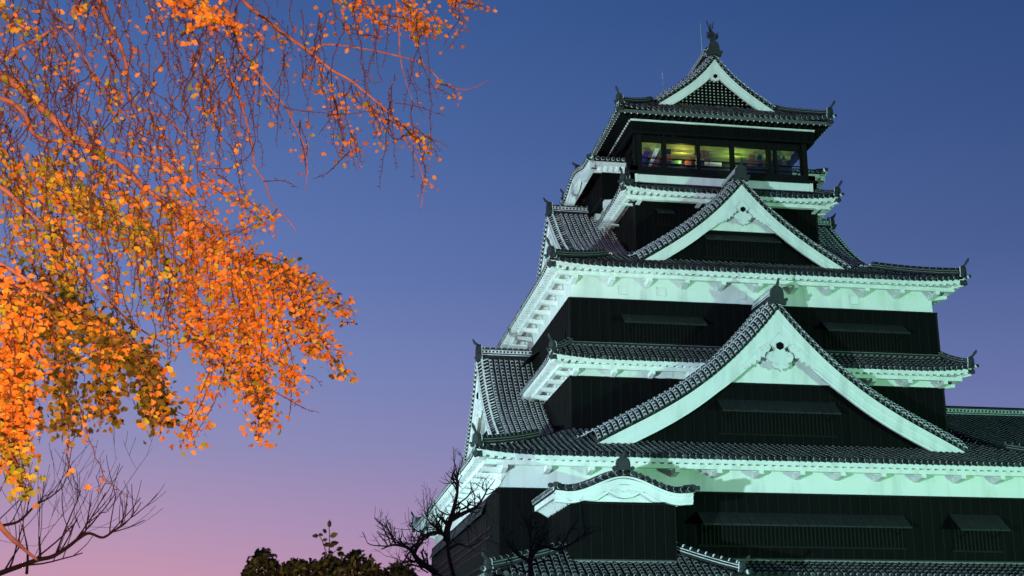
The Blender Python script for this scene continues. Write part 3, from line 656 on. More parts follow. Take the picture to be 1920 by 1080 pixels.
# ------------------------------------------------------------------ curved (undulating) gables
def kara(fr, half, zprof, wb, w_back, zbot, parent, side_h=.62, onis=.7, ridge=True, wall_u=None):
    e0 = np.array(fr(0, 0, 0)); eu = np.array(fr(1, 0, 0))-e0; ez = np.array([0, 0, 1.])
    roof = MB(); bg_ = MB(); on = MB(); sofs = []
    us = np.linspace(-half, half, 80); zs = np.array([zprof(u) for u in us]); dl = np.r_[0, np.cumsum(np.hypot(np.diff(us), np.diff(zs)))]
    n = int(dl[-1]/PIT)
    for i in range(n):
        u = float(np.interp((i+.5)*dl[-1]/n, dl, us)); tg = np.array([.02, zprof(u+.01)-zprof(u-.01)]); tg /= np.linalg.norm(tg)
        sd = eu*tg[0]+ez*tg[1]
        tile_row(roof, [fr(u, wb-.1, zprof(u)), fr(u, wb+.5, zprof(u)+.05), fr(u, w_back, zprof(u)+.05)], sd)
    for off, r_, m_ in ((.0, .06, 1), (.07, .06, 0)):    # verge ridge following the curve
        tube(roof, [fr(u, wb+.42, zprof(u)+.10+off) for u in us[3:-3:2]], r_, 6, m_)
    # end caps along both side eaves
    for s in (-1, 1):
        sof = MB(); sofs.append(sof); w = wb+.15
        while w < w_back:
            u = s*half; z = zprof(u)
            tube(roof, [fr(u-s*.3, w, z+.03), fr(u+s*.12, w, z-.01)], .088, 8, 0); tube(roof, [fr(u+s*.05, w, z-.0), fr(u+s*.10, w, z-.01)], .102, 8, 1)
            w += PIT
        box(roof, fr, min(s*half, s*(half-.3)), max(s*half, s*(half-.3)), wb, w_back, zprof(half)-.16, zprof(half)-.03, 0)
        # white side eave: fascia and ribbed soffit
        a, b = sorted((s*(half-.03), s*(half-.12))); z = zprof(half)-.16
        box(sof, fr, a, b, wb+.02, w_back, z-.22, z, 0)
        wu = wall_u if wall_u is not None else half-.7
        P = lambda w, k: fr(s*(half-.1)+(s*wu-s*(half-.1))*k, w, z-.08-(side_h-.1)*k*.55)
        sof.add([P(wb, 0), P(w_back, 0), P(w_back, 1), P(wb, 1)], [(0, 1, 2, 3)], 0)
        w = wb+.3
        while w < w_back:
            q = [P(w, .05), P(w+.12, .05), P(w+.12, 1), P(w, 1)]; q = [(x, y, zz-.10) for x, y, zz in q]+[(x, y, zz+.02) for x, y, zz in q]; hexa(sof, q, 0); w += .34
        box(sof, fr, min(s*wu, s*(wu-.12)), max(s*wu, s*(wu-.12)), wb+.3, w_back, zbot, z-.05, 0)
    ua = np.linspace(-half, half, 48)
    for lo, hi, w0 in ((.24, .12, wb-.03), (.62, .23, wb+.03), (.80, .60, wb+.09)):
        for a, b in zip(ua[:-1], ua[1:]):
            ka = 1-.35*math.exp(-(a/half*3)**2); kb = 1-.35*math.exp(-(b/half*3)**2); f = side_h/.62
            za, zb_ = zprof(a), zprof(b)
            lo_a = max(zbot, za-lo*f*ka); lo_b = max(zbot, zb_-lo*f*kb)
            P = [(a, w0, lo_a), (b, w0, lo_b), (b, wb+.3, lo_b), (a, wb+.3, lo_a), (a, w0, za-hi*f*.9), (b, w0, zb_-hi*f*.9), (b, wb+.3, zb_-hi*f*.9), (a, wb+.3, za-hi*f*.9)]
            hexa(bg_, [fr(*q) for q in P], 0)
    for a, b in zip(ua[:-1], ua[1:]):
        za, zb_ = zprof(a)-.1, zprof(b)-.1
        bg_.add([fr(a, wb+.32, min(zbot, za)), fr(b, wb+.32, min(zbot, zb_)), fr(b, wb+.32, zb_), fr(a, wb+.32, za)], [(0, 1, 2, 3)], 0)
    k = half/2.85
    ol = [(-.95*k, .0), (-.5*k, .18*k), (0, .22*k), (.5*k, .18*k), (.95*k, .0), (.6*k, -.16*k), (.35*k, -.30*k), (0, -.36*k), (-.35*k, -.30*k), (-.6*k, -.16*k)]
    zc = zprof(0)-.62*side_h/.62
    prism(bg_, fr, [(x, zc+y) for x, y in ol[::-1]], wb+.02, wb+.2, 0, .95)
    for cx, r0, tw in ((-.32, .11, 1), (.32, .11, -1), (-.1, .08, -1), (.12, .08, 1), (-.55, .07, 1), (.55, .07, -1)):
        tube(bg_, [fr(cx*k+r0*k*(1-i/16)*math.cos(tw*i*.55), wb+.005, zc-.06*k+r0*k*(1-i/16)*math.sin(tw*i*.55)) for i in range(15)], .018, 5, 0)
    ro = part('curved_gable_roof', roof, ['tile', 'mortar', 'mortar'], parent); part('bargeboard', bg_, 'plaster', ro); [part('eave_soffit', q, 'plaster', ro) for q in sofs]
    rd = MB()
    for a, b, wd, m_ in ((0, .1, .34, 0), (.1, .13, .38, 1), (.13, .22, .3, 0)): box(rd, fr, -wd/2, wd/2, wb+.35, w_back, zprof(0)+.1+a, zprof(0)+.1+b, m_)
    tube(rd, [fr(0, wb+.35, zprof(0)+.33), fr(0, w_back, zprof(0)+.33)], .08, 8, 0); part('ridge', rd, ['tile', 'mortar', 'mortar'], ro)
    oni(on, fr, 0, wb+.12, zprof(0)+.12, onis, onis*.95, .2)
    part('ridge_end_tile', on, ['bronze', 'mortar'], ro)
    for s in (-1, 1):
        e = MB(); tube(e, [fr(s*(half-.25), wb+.45, zprof(half)+.14), fr(s*(half+.02), wb-.12, zprof(half)+.10)], .12, 8, 0)
        tube(e, [fr(s*(half-.1), wb+.2, zprof(half)+.06), fr(s*(half+.26), wb-.05, zprof(half)+.08)], .10, 8, 0); tube(e, [fr(s*(half+.08), wb+.1, zprof(half)+.06), fr(s*(half+.16), wb+.03, zprof(half)+.08)], .112, 8, 1)
        part('ridge_end_tile', e, ['bronze', 'mortar'], ro)
    return ro

# projecting bay on the front with its curved gable, and the lean-to roofs at the foot of the keep
BX = 4.42
Fbay = lambda u, w, z: (BX+u, w, z)
kz = lambda u: -.70+.66*(.5+.5*math.cos(min(math.pi, abs(u)/2.35*math.pi)))+.05*max(0, abs(u)-2.35)/.6
kara(Fbay, 2.88, kz, -5.25, .05, -1.16, keep, side_h=.66, onis=.62, wall_u=2.25)
bw = MB()
for fr, h, w in ((Fbay, 2.25, -4.72),):
    box(bw, fr, -h, h, w, .1, -5.6, -1.18, 0)
    for i in range(11): u = -h+.03+i*(2*h-.06)/10; box(bw, fr, u-.025, u+.025, w-.03, w, -5.5, -1.24, 1)
    box(bw, fr, -h-.05, h+.05, w-.07, w-.001, -1.25, -1.175, 1)
    for i in range(10):
        for s in (-1, 1): y = w+.1+i*.47; box(bw, FX, BX+s*h-.03, BX+s*h+.03, y-.03, y+.03, -5.5, -1.24, 1)
part('bay_wall', bw, ['wood', 'timber'], keep)
low = MB(); ls = MB()
# front slope of the lean-to round the bay
ex0, ex1, ye, ze0 = -1.35, 9.05, -6.0, -4.22
tx0, tx1, yt = BX-2.2, BX+2.2, -4.72
n_ = int((ex1-ex0)/PIT)
for i in range(n_):
    x = ex0+(i+.5)*(ex1-ex0)/n_
    if x < tx0: f = (x-ex0)/(tx0-ex0); yy = ye+f*1.9; zt_ = ze0+f*1.12
    elif x > tx1: f = (ex1-x)/(ex1-tx1); yy = ye+f*1.9; zt_ = ze0+f*1.12
    else: yy = yt; zt_ = ze0+.60
    a = .18*max(0, (abs(x-(ex0+ex1)/2)-3.6)/1.6)**2
    if yy-ye > .15: tile_row(low, [(x, ye+q*(yy-ye), ze0+q*(zt_-ze0)+a*(1-q)) for q in np.linspace(0, 1, 6)], np.array([1., 0, 0]))
for s, xe, xt in ((-1, ex0, tx0), (1, ex1, tx1)):
    n2 = int(6/PIT)
    for i in range(n2):
        y = ye+(i+.5)*PIT; f = min(1, (y-ye)/1.9)
        if s > 0 and y > -1.4: continue
        if f > .12: tile_row(low, [(xe+(xt-xe)*f*q, y, ze0+1.12*f*q) for q in np.linspace(0, 1, 8)], np.array([0, 1., 0]), pan=True)
box(low, FX, tx0, tx1, yt-.10, yt+.05, ze0+.62, ze0+.70, 1); box(low, FX, tx0, tx1, yt-.07, yt+.05, ze0+.70, ze0+.76, 0)
# fascia, soffit and the wall beneath it
box(ls, FX, ex0+.05, ex1-.05, ye+.04, ye+.14, ze0-.30, ze0-.09, 0); box(ls, FX, ex0+.05, ex0+.14, ye+.14, 0, ze0-.30, ze0-.09, 0); box(ls, FX, ex1-.14, ex1-.05, ye+.14, -1.4, ze0-.30, ze0-.09, 0)
box(ls, FX, ex0+.95, ex1-.95, -5.1, 0, -6.2, ze0-.32, 0)
box(ls, FX, ex0+.15, ex1-.15, ye+.15, -.01, ze0-.31, ze0-.25, 0)
lo = part('lean_to_roof', low, ['tile', 'mortar_shaded', 'mortar'], keep); part('eave_soffit', ls, 'plaster', lo)
for s, xe, xt in ((-1, ex0, tx0), (1, ex1, tx1)):
    hr = MB(); hip_ridge(hr, (xe, ye), (xt+s*.1, ye+1.9), lambda q: ze0+.07+1.12*q+.16*(1-q)**2, h=.34); part('hip_ridge', hr, ['tile', 'mortar_shaded' if s < 0 else 'mortar', 'mortar'], lo)
    he = MB(); hip_end(he, (xe, ye), (s*1.0, -.75), ze0+.2, .62); part('ridge_end_tile', he, ['bronze', 'mortar'], lo)
low = MB(); ls = MB()
x = ex1-.4
while x < 29:
    tile_row(low, [(x, -1.2+1.2*q, -3.72+.62*q) for q in np.linspace(0, 1, 5)], np.array([1., 0, 0])); x += PIT
box(low, FX, ex1-.5, 29, -.10, -.003, -3.07, -2.99, 1); box(low, FX, ex1-.5, 29, -.07, -.003, -2.99, -2.92, 0)
box(ls, FX, ex1, 29, -1.16, -1.06, -4.02, -3.81, 0); box(ls, FX, ex1, 29, -1.05, -.02, -4.0, -3.94, 0); box(ls, FX, ex1-.2, 29, -.4, 0, -6.2, -4.01, 0)
lo = part('lean_to_roof', low, ['tile', 'mortar_shaded', 'mortar'], keep); part('eave_soffit', ls, 'plaster', lo)

# bays with curved gables on both flanks of the top storey
for fr in (Fleft, Fright):
    half = 4.35
    kz5 = lambda u: 20.42+.62*(.5+.5*math.cos(min(math.pi, abs(u)/3.5*math.pi)))
    kara(fr, half, kz5, 6.75, 8.9, 19.74, keep, side_h=.66, onis=.55, wall_u=3.95)
    sw = MB(); h = 3.95
    box(sw, fr, -h, h, 7.55, 8.9, 18.2, 19.75, 0)
    for i in range(18): u = -h+.03+i*(2*h-.06)/17; box(sw, fr, u-.03, u+.03, 7.51, 7.55, 18.2, 19.70, 1)
    box(sw, fr, -h-.04, h+.04, 7.47, 7.6, 18.14, 18.22, 1)
    part('bay_wall', sw, ['wood', 'timber'], keep)
    bs = MB()
    for u in (-3.6, -1.2, 1.2, 3.6): box(bs, fr, u-.22, u+.22, 7.7, 8.6, 17.75, 18.13, 0)
    box(bs, fr, -h+.1, h-.1, 8.0, 8.6, 17.3, 18.14, 0)
    part('plaster_band', bs, 'plaster', keep)

# ------------------------------------------------------------------ propped shutters over barred windows
def window(fr, u0, u1, w, zt_, zs, zb_, out_=.75, bars=.19, lab=None):
    f = MB(); box(f, fr, u0-.08, u1+.08, w-.045, w-.024, zb_-.08, zt_, 1); box(f, fr, u0-.14, u1+.14, w-.09, w-.046, zb_-.16, zb_-.08, 0); box(f, fr, u0-.14, u1+.14, w-.10, w-.046, zt_-.05, zt_+.04, 0)
    fo = part('window', f, ['timber', 'dark'], keep)
    b = MB(); u = u0+.05
    while u < u1: box(b, fr, u-.035, u+.035, w-.09, w-.05, zb_-.07, zt_-.06, 0); u += bars
    part('grille', b, 'timber', fo)
    s = MB(); k = max(2, int((u1-u0)/.42)); d = .035; L = math.hypot(out_, zt_-zs)
    for i in range(k):
        a = u0-.12+i*(u1-u0+.24)/k; c = a+(u1-u0+.24)/k-.02; q = random.uniform(0, .012)
        P = [(a, w-.09, zt_-.03), (c, w-.09, zt_-.03), (c, w-.09-out_, zs-.03), (a, w-.09-out_, zs-.03), (a, w-.06, zt_+d+q), (c, w-.06, zt_+d+q), (c, w-.09-out_, zs+d+q), (a, w-.09-out_, zs+d+q)]
        hexa(s, [fr(*p) for p in P], 0)
    part('shutter', s, 'shutter', fo)
    for uu in (u0+.3, u1-.3):
        r_ = MB(); tube(r_, [fr(uu, w-.06, zs-.25), fr(uu, w-.06-out_, zs-.02)], .018, 5, 0); part('prop', r_, 'timber', fo)
for u0, u1 in ((-7.0, -3.0), (3.55, 7.7)): window(Ffront, u0, u1, 4.13, 9.3, 8.72, 8.0)
window(Ffront, -2.9, 2.75, 1.95, 4.66, 4.0, 3.15)
window(Ffront, -4.7, 4.9, 0, -.95, -1.55, -2.3, out_=.8); window(Ffront, 7.4, 9.6, 0, -.85, -1.62, -2.38, out_=.95)
window(Ffront, -3.95, -3.2, 8.14, 16.5, 16.12, 15.7, out_=.5)
window(Ffront, -1.9, 2.0, 6.2, 14.5, 14.05, 13.35, out_=.55)
for u0, u1 in ((-14.3, -9), (-8.3, -1.2), (-.5, 6), (6.7, 11.5)): window(Fleft, u0, u1, 0, -.12, -.72, -2.2, out_=.22)
window(Fleft, -3, 3, 4.13, 9.3, 8.8, 8.0); window(Fright, -3, 3, 4.13, 9.3, 8.8, 8.0)
# rails carried on the left flank
for z in (-1.55, -1.95, -3.1):
    r_ = MB(); box(r_, Fleft, -HY+3, HY-1.8, -.14, -.055, z-.05, z+.05, 0); part('wall_rail', r_, 'timber', keep)

for x, y, z0, z1 in ((13.83, 11.2, 27.3, 29.75), (11.1, 10.3, 24.4, 25.9)):
    m_ = MB(); tube(m_, [(x, y, z0), (x, y, z0+.6*(z1-z0)), (x-.03, y, z1)], [.03, .022, .012], 6, 0); part('lightning_rod', m_, 'steel', keep)
# ------------------------------------------------------------------ lower wing standing beside the keep on the right
wing = empty('castle_wing', (38, 15.7, 0), 'low dark tiled wing roof at the far right edge, behind the big keep', 'building')
wr = MB(); x = 28.0
while x < 46:
    for s in (1, -1):
        tile_row(wr, [(x, 15.7-s*(11.6-11.6*q), 2.75+(7.0-2.75)*(.8*q+.2*q*q)) for q in np.linspace(0, 1, 14)], np.array([1., 0, 0]), disc=(s > 0))
    x += PIT
wro = part('wing_roof', wr, ['tile', 'mortar_shaded', 'mortar'], wing)
rd = MB()
for a, b, wd, m_ in ((-.1, .10, .62, 0), (.10, .14, .66, 1), (.14, .22, .52, 0), (.22, .26, .58, 1), (.26, .40, .44, 0), (.40, .44, .50, 1), (.44, .54, .36, 0)):
    box(rd, FX, 27.6, 46, 15.7-wd/2, 15.7+wd/2, 7.0+a, 7.0+b, m_)
tube(rd, [(27.6, 15.7, 7.56), (46, 15.7, 7.56)], .1, 8, 0)
x = 27.8
while x < 46: tube(rd, [(x, 15.42, 7.33), (x, 15.50, 7.33)], .07, 8, 1); x += .23
part('ridge', rd, ['tile', 'mortar', 'mortar'], wro)
ww = MB(); box(ww, FX, 28.2, 45.6, 5.2, 26.2, 1.6, 2.7, 0); box(ww, FX, 28.15, 45.65, 5.15, 26.25, -9.5, 1.59, 1); part('boarded_wall', ww, ['plaster', 'wood'], wing)

# ------------------------------------------------------------------ planting in the foreground
_P, _A, F_ = R(16.37), R(8.83), 2451.
_h = np.array([math.sin(_A), math.cos(_A), 0]); RT = np.array([math.cos(_A), -math.sin(_A), 0]); UZ = np.array([0, 0, 1.])
FW = _h*math.cos(_P)+UZ*math.sin(_P); UC = -_h*math.sin(_P)+UZ*math.cos(_P)
def at(px, py, d): return np.array(CAMP)+d*(FW+RT*(px-960)/F_+UC*(540-py)/F_)
def smooth(pts, n):
    p = np.asarray(pts, float); k = len(p); t = np.arange(k); tt = np.linspace(0, k-1, n); out_ = []
    for x in tt:
        i = min(int(x), k-2); f = x-i; a = p[max(i-1, 0)]; b = p[i]; c = p[i+1]; d = p[min(i+2, k-1)]
        out_.append(.5*((2*b)+(-a+c)*f+(2*a-5*b+4*c-d)*f*f+(-a+3*b-3*c+d)*f**3))
    return np.array(out_)
def leaf_fan(mb, c, size, m=0, droop=None):
    """one ginkgo leaf: a notched fan on a short stalk"""
    d = np.array([rng.normal()*.5, rng.normal()*.5, rng.normal()*.4-.85]); d /= np.linalg.norm(d)
    q = rng.normal(size=3); s = np.cross(d, q); s /= np.linalg.norm(s); n = np.cross(s, d)
    an = np.radians([-58, -36, -10, 0, 10, 36, 58]); rr = np.array([.82, 1.0, 1.03, .74, 1.03, 1.0, .82])*size
    cup = rng.uniform(-.1, .5)*size
    v = [c]+[c+d*r*math.cos(a)+s*r*math.sin(a)+n*cup*(math.sin(a)**2) for r, a in zip(rr, an)]
    mb.add(v, [(0, i, i+1) for i in range(1, 7)], m)
def twig(mb, pts, r0, r1, m=0, seg=5):
    n = len(pts); tube(mb, pts, np.linspace(r0, r1, n), seg, m)

gk = empty('ginkgo_tree', (-14.2, -45.4, 0), 'weeping ginkgo with orange and yellow leaves on drooping branches, filling the left side', 'tree')
tk = MB(); trunk = smooth([(-14.2, -45.4, -.1), (-14.1, -45.4, 2), (-14.3, -45.3, 4.5), (-13.9, -45.2, 7), (-13.6, -45.1, 9.6)], 16)
tube(tk, trunk, np.linspace(.42, .16, 16), 12, 0); part('trunk', tk, 'bark', gk, lift=0, smooth=True)
def spurred(mb, pts, r0, r1, spur=.035, every=.055, leaf=None, dens=0, size=.036, kinds=None, spread=.05):
    """twig with short spur shoots; leaf = list of three leaf meshes, dens = leaves per spur"""
    pts = np.asarray(pts); twig(mb, pts, r0, r1, 0, 4)
    d = np.r_[0, np.cumsum(np.linalg.norm(np.diff(pts, axis=0), axis=1))]; L = d[-1]; t = every*rng.uniform(.3, 1)
    while t < L*.97:
        p = np.array([np.interp(t, d, pts[:, i]) for i in range(3)]); q = rng.normal(size=3); q[2] *= .5; q /= np.linalg.norm(q)
        e = p+q*spur*rng.uniform(.5, 1.3); tube(mb, [p, e], [.0032, .0042], 3, 0, cap=False)
        k = rng.poisson(dens) if dens else 0
        for _ in range(min(k, 12)):
            kk = rng.choice(3, p=kinds); leaf_fan(leaf[kk], e+rng.normal(size=3)*spread, size*rng.uniform(.6, 1.35))
        t += every*rng.uniform(.6, 1.5)
LV = [MB(), MB(), MB()]      # orange, yellow, shaded green
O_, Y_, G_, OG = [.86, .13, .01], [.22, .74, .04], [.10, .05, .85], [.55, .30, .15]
def strand(mb, px, d, r0=.010, r1=.0022, wob=6, n=None, **k):
    px = np.array(px, float); L = np.sum(np.linalg.norm(np.diff(px, axis=0), axis=1)); n = n or max(6, int(L/14))
    s = smooth(px, n); s[1:] += rng.normal(size=(n-1, 2))*wob*.35
    dd = d if hasattr(d, '__len__') else (d, d+rng.uniform(-.5, .5)); dd = np.linspace(dd[0], dd[1], n)
    pts = np.array([at(x, y, q) for (x, y), q in zip(s, dd)]); spurred(mb, pts, r0, r1, **k); return s
# limbs
LIMBS = [
 ([(-420, -60), (-200, 60), (0, 142), (50, 176), (85, 208), (118, 240), (152, 266), (190, 294), (226, 310), (262, 346), (296, 371), (345, 412), (400, 455), (450, 486)], (11.6, 12.4), .048, .012),
 ([(-400, 40), (-180, 130), (0, 184), (28, 197), (48, 218), (60, 247), (84, 262), (112, 264), (150, 268), (220, 285), (290, 300), (350, 330)], (11.2, 12.2), .028, .008),
 ([(120, -190), (170, -60), (186, 0), (205, 44), (226, 86), (238, 130), (243, 180), (258, 203), (300, 216), (335, 242), (380, 300)], (12.6, 12.2), .026, .006),
 ([(300, -160), (400, -60), (455, 0), (482, 24), (530, 62), (578, 95), (620, 130), (656, 150), (705, 190), (742, 226), (760, 262), (782, 300), (795, 345), (788, 395)], (13.0, 13.6), .024, .004),
 ([(578, 93), (612, 83), (680, 91), (742, 104), (795, 121), (830, 155), (868, 168), (898, 160), (918, 147)], (13.2, 14.0), .011, .003),
 ([(735, -60), (743, 0), (748, 60), (750, 105), (760, 150), (775, 192)], (13.6, 13.4), .012, .003),
 ([(400, -40), (440, 60), (480, 132), (506, 166), (536, 201), (548, 226), (568, 268), (576, 318), (571, 364)], (12.8, 13.0), .014, .003),
 ([(410, 100), (450, 190), (472, 268), (478, 312), (496, 340), (507, 374), (518, 392), (540, 412), (557, 437)], (12.8, 12.6), .012, .003),
 ([(-150, 260), (0, 350), (45, 390), (92, 430), (147, 477), (175, 530), (240, 600), (300, 640)], (10.8, 11.4), .022, .006),
 ([(-200, 420), (-40, 480), (20, 505), (75, 545), (130, 590), (220, 640), (290, 690), (320, 740)], (8.6, 9.2), .020, .004),
 ([(-120, -40), (0, 98), (40, 85), (75, 70), (110, 50), (140, 75), (160, 110), (180, 150), (210, 190), (260, 240)], (11.8, 12.2), .018, .005),
 ([(-60, 890), (0, 985), (40, 1025), (70, 1050)], (9.5, 9.8), .024, .010),
]
lm = []
for i, (px, d, r0, r1) in enumerate(LIMBS):
    m_ = MB(); n = len(px)*4; s = smooth(px, n); dd = np.linspace(d[0], d[1], n)
    pts = [at(x, y, q) for (x, y), q in zip(s, dd)]
    tube(m_, pts, np.linspace(r0, r1, n)*(1+rng.normal(size=n)*.05), 8, 0)
    # join the limb to the trunk where it leaves the frame
    if i in (0, 1, 2, 3, 6, 8, 9, 10):
        j = min(range(len(trunk)), key=lambda k: abs(trunk[k][2]-pts[0][2]+.5)); mid = (np.array(pts[0])+trunk[j])/2+np.array([0, 0, .25])
        tube(m_, smooth([trunk[j], mid, pts[0]], 9), np.linspace(r0*1.6, r0, 9), 8, 0)
    part('branch', m_, 'bark', gk, lift=0, smooth=True)
tw = MB()
# leafy hanging strands: (pixels, depth, leaves per spur, kind mix, leaf size)
def many(base, d, dens, kinds, size, reps, jit, spread=.055, **k):
    dens *= 2.5 if dens > 1 else 1.6; size *= 1.0; k.setdefault('r0', .007)
    for _ in range(reps):
        o = rng.normal(size=2)*jit; b = [(x+o[0]+rng.normal()*jit*.35, y+o[1]*.7) for x, y in base]
        strand(tw, b, (d+rng.uniform(-.35, .35), d+rng.uniform(-.5, .5)), leaf=LV, dens=dens, kinds=kinds, size=size, spread=spread, **k)
many([(84, 300), (105, 340), (130, 372), (180, 402)], 11.6, 2.6, Y_, .036, 5, 12)
many([(140, 380), (190, 410), (235, 440), (275, 480)], 11.7, 2.3, Y_, .036, 6, 13)
many([(190, 330), (240, 380), (280, 430), (300, 500)], 11.9, 1.6, [.5, .48, .02], .036, 5, 18)
many([(20, 300), (40, 380), (60, 460), (70, 530)], 11.2, 1.5, [.4, .55, .05], .036, 5, 22)
many([(90, 420), (105, 480), (120, 540), (150, 570)], 10.8, 2.0, [.35, .55, .1], .037, 5, 20)
many([(330, 390), (350, 450), (345, 540), (350, 640)], 12.0, 2.4, O_, .036, 4, 12)
many([(300, 372), (350, 410), (410, 440), (470, 420)], 12.3, 1.5, O_, .035, 4, 10)
many([(380, 330), (420, 360), (460, 390), (495, 420)], 12.6, 1.3, O_, .035, 3, 10)
many([(340, 300), (360, 340), (390, 380), (420, 420)], 12.2, 1.3, O_, .035, 3, 14)
for b, r in (([(368, 420), (372, 520), (385, 600), (405, 690)], 4), ([(400, 440), (408, 540), (425, 640), (440, 720)], 4), ([(430, 460), (445, 560), (462, 660), (470, 760)], 5),
             ([(460, 480), (478, 580), (492, 690), (505, 790)], 5), ([(495, 490), (515, 580), (535, 670), (548, 735)], 4), ([(520, 500), (560, 560), (580, 640), (600, 665)], 4)):
    many(b, 11.9, 2.3, [.82, .12, .06], .037, r, 9)
many([(450, 480), (510, 490), (570, 520), (620, 555), (668, 604)], 12.2, 2.4, [.62, .12, .26], .036, 4, 7)
many([(520, 530), (560, 590), (600, 640), (646, 712)], 12.2, 2.1, [.66, .14, .2], .036, 3, 8)
many([(345, 640), (385, 650), (405, 700), (360, 810), (350, 836)], 11.2, 1.7, [.8, .2, 0], .038, 3, 9)
many([(470, 700), (490, 760), (495, 800), (486, 832)], 11.4, 2.0, O_, .038, 2, 6)
many([(0, 520), (30, 540), (90, 560), (130, 600)], 8.8, 1.6, [.70, .10, .20], .037, 6, 16)
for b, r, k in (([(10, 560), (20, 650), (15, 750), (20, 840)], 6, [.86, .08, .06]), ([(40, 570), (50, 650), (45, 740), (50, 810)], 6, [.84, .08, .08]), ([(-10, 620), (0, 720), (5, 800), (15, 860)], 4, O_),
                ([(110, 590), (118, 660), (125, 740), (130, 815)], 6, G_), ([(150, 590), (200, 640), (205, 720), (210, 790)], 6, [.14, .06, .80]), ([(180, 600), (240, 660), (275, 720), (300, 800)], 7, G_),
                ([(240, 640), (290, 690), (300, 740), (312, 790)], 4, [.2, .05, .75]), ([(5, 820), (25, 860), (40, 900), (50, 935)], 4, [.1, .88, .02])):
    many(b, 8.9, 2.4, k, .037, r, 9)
many([(150, 770), (165, 810), (182, 860), (200, 900), (240, 935)], 8.8, .35, O_, .036, 1, 3)
many([(120, 830), (125, 860), (130, 890)], 8.8, .8, O_, .036, 1, 3)
# sparser clusters higher up
many([(640, -10), (700, 20), (760, 40), (800, 55)], 13.6, 2.2, O_, .036, 3, 9)
many([(770, 0), (790, 25), (800, 45), (812, 62)], 13.6, 2.6, O_, .036, 4, 8)
many([(830, -20), (850, 0), (880, 8), (905, 14)], 13.8, 2.0, O_, .036, 3, 6)
many([(850, 0), (858, 25), (865, 45), (835, 90)], 13.8, .9, O_, .036, 2, 5)
for b in ([(640, 50), (655, 65), (690, 75), (715, 80)], [(620, 130), (625, 180), (630, 240), (632, 290)], [(640, 150), (650, 200), (655, 260), (668, 318)], [(690, 190), (710, 230), (712, 260)], [(705, 190), (735, 260), (765, 250), (790, 265)],
          [(745, 225), (780, 260), (800, 310), (795, 365)], [(770, 240), (800, 260), (825, 290)], [(560, 230), (568, 275), (575, 320)], [(660, 160), (680, 200), (720, 215)], [(825, 160), (845, 172), (855, 180)],
          [(500, 180), (520, 215), (525, 240)], [(630, 190), (640, 260), (650, 290)], [(660, 250), (672, 285), (676, 310)]):
    many(b, 13.4, .85, O_, .037, 2, 5)
many([(330, -10), (350, 10), (390, 20), (425, 40)], 11.0, 2.2, O_, .040, 3, 9); many([(340, 20), (345, 50), (350, 80)], 11.0, 1.3, O_, .042, 1, 4); many([(400, 30), (430, 45), (450, 55)], 11.0, 1.4, O_, .038, 2, 6)
many([(0, 10), (25, 35), (50, 60)], 10.4, 1.8, [.5, .5, 0], .040, 3, 10); many([(130, 0), (150, 12), (155, 25)], 10.6, 1.6, O_, .04, 1, 4)
many([(430, 110), (400, 180), (395, 250), (400, 330)], 12.4, .8, O_, .036, 4, 24); many([(110, 90), (120, 110), (135, 125)], 11.8, .9, O_, .036, 2, 10)
many([(200, 150), (220, 180), (240, 200)], 12.2, .8, [.4, .6, 0], .036, 3, 14); many([(20, 110), (30, 140), (70, 190)], 11.4, .9, [.2, .5, .3], .036, 3, 14)
many([(260, 250), (300, 280), (330, 320), (350, 370)], 12.2, .8, O_, .036, 5, 26); many([(500, 30), (530, 50), (545, 90)], 13.0, .6, O_, .036, 3, 14)
# bare drooping twigs
for _ in range(210):
    x = rng.uniform(-20, 480)**1.0; y = rng.uniform(-120, 230); L = rng.uniform(70, 250)
    if x > 430 and y > 120: continue
    dx = rng.normal()*42+18; d = rng.uniform(10.8, 13.4)
    strand(tw, [(x, y), (x+dx*.5+rng.normal()*12, y+L*.35), (x+dx*.8, y+L*.7), (x+dx, y+L)], (d, d+rng.uniform(-.4, .4)), r0=.0068, r1=.0028, wob=11, leaf=LV, dens=rng.choice([0, .1, .25, .5, 1.0]), kinds=O_, size=.034)
for _ in range(110):
    x = rng.uniform(-10, 330); y = rng.uniform(230, 560); L = rng.uniform(80, 220); dx = rng.normal()*22+16; d = rng.uniform(10.2, 12.2)
    if x > 230 and y < 330: continue
    strand(tw, [(x, y), (x+dx*.5, y+L*.4), (x+dx, y+L)], (d, d+rng.uniform(-.4, .4)), r0=.0068, r1=.0028, leaf=LV, dens=rng.choice([.1, .5, 1.2, 2.0]), kinds=[.55, .43, .02], size=.038, wob=10)
for _ in range(44):
    x = rng.uniform(470, 820); y = rng.uniform(-60, 150)+max(0, x-650)*.5; L = rng.uniform(60, 170); dx = rng.normal()*24; d = rng.uniform(12.6, 13.8)
    strand(tw, [(x, y), (x+dx*.4, y+L*.4), (x+dx, y+L)], (d, d+rng.uniform(-.3, .3)), r0=.0062, r1=.0026, leaf=LV, dens=rng.choice([0, .15, .5]), kinds=O_, size=.035)
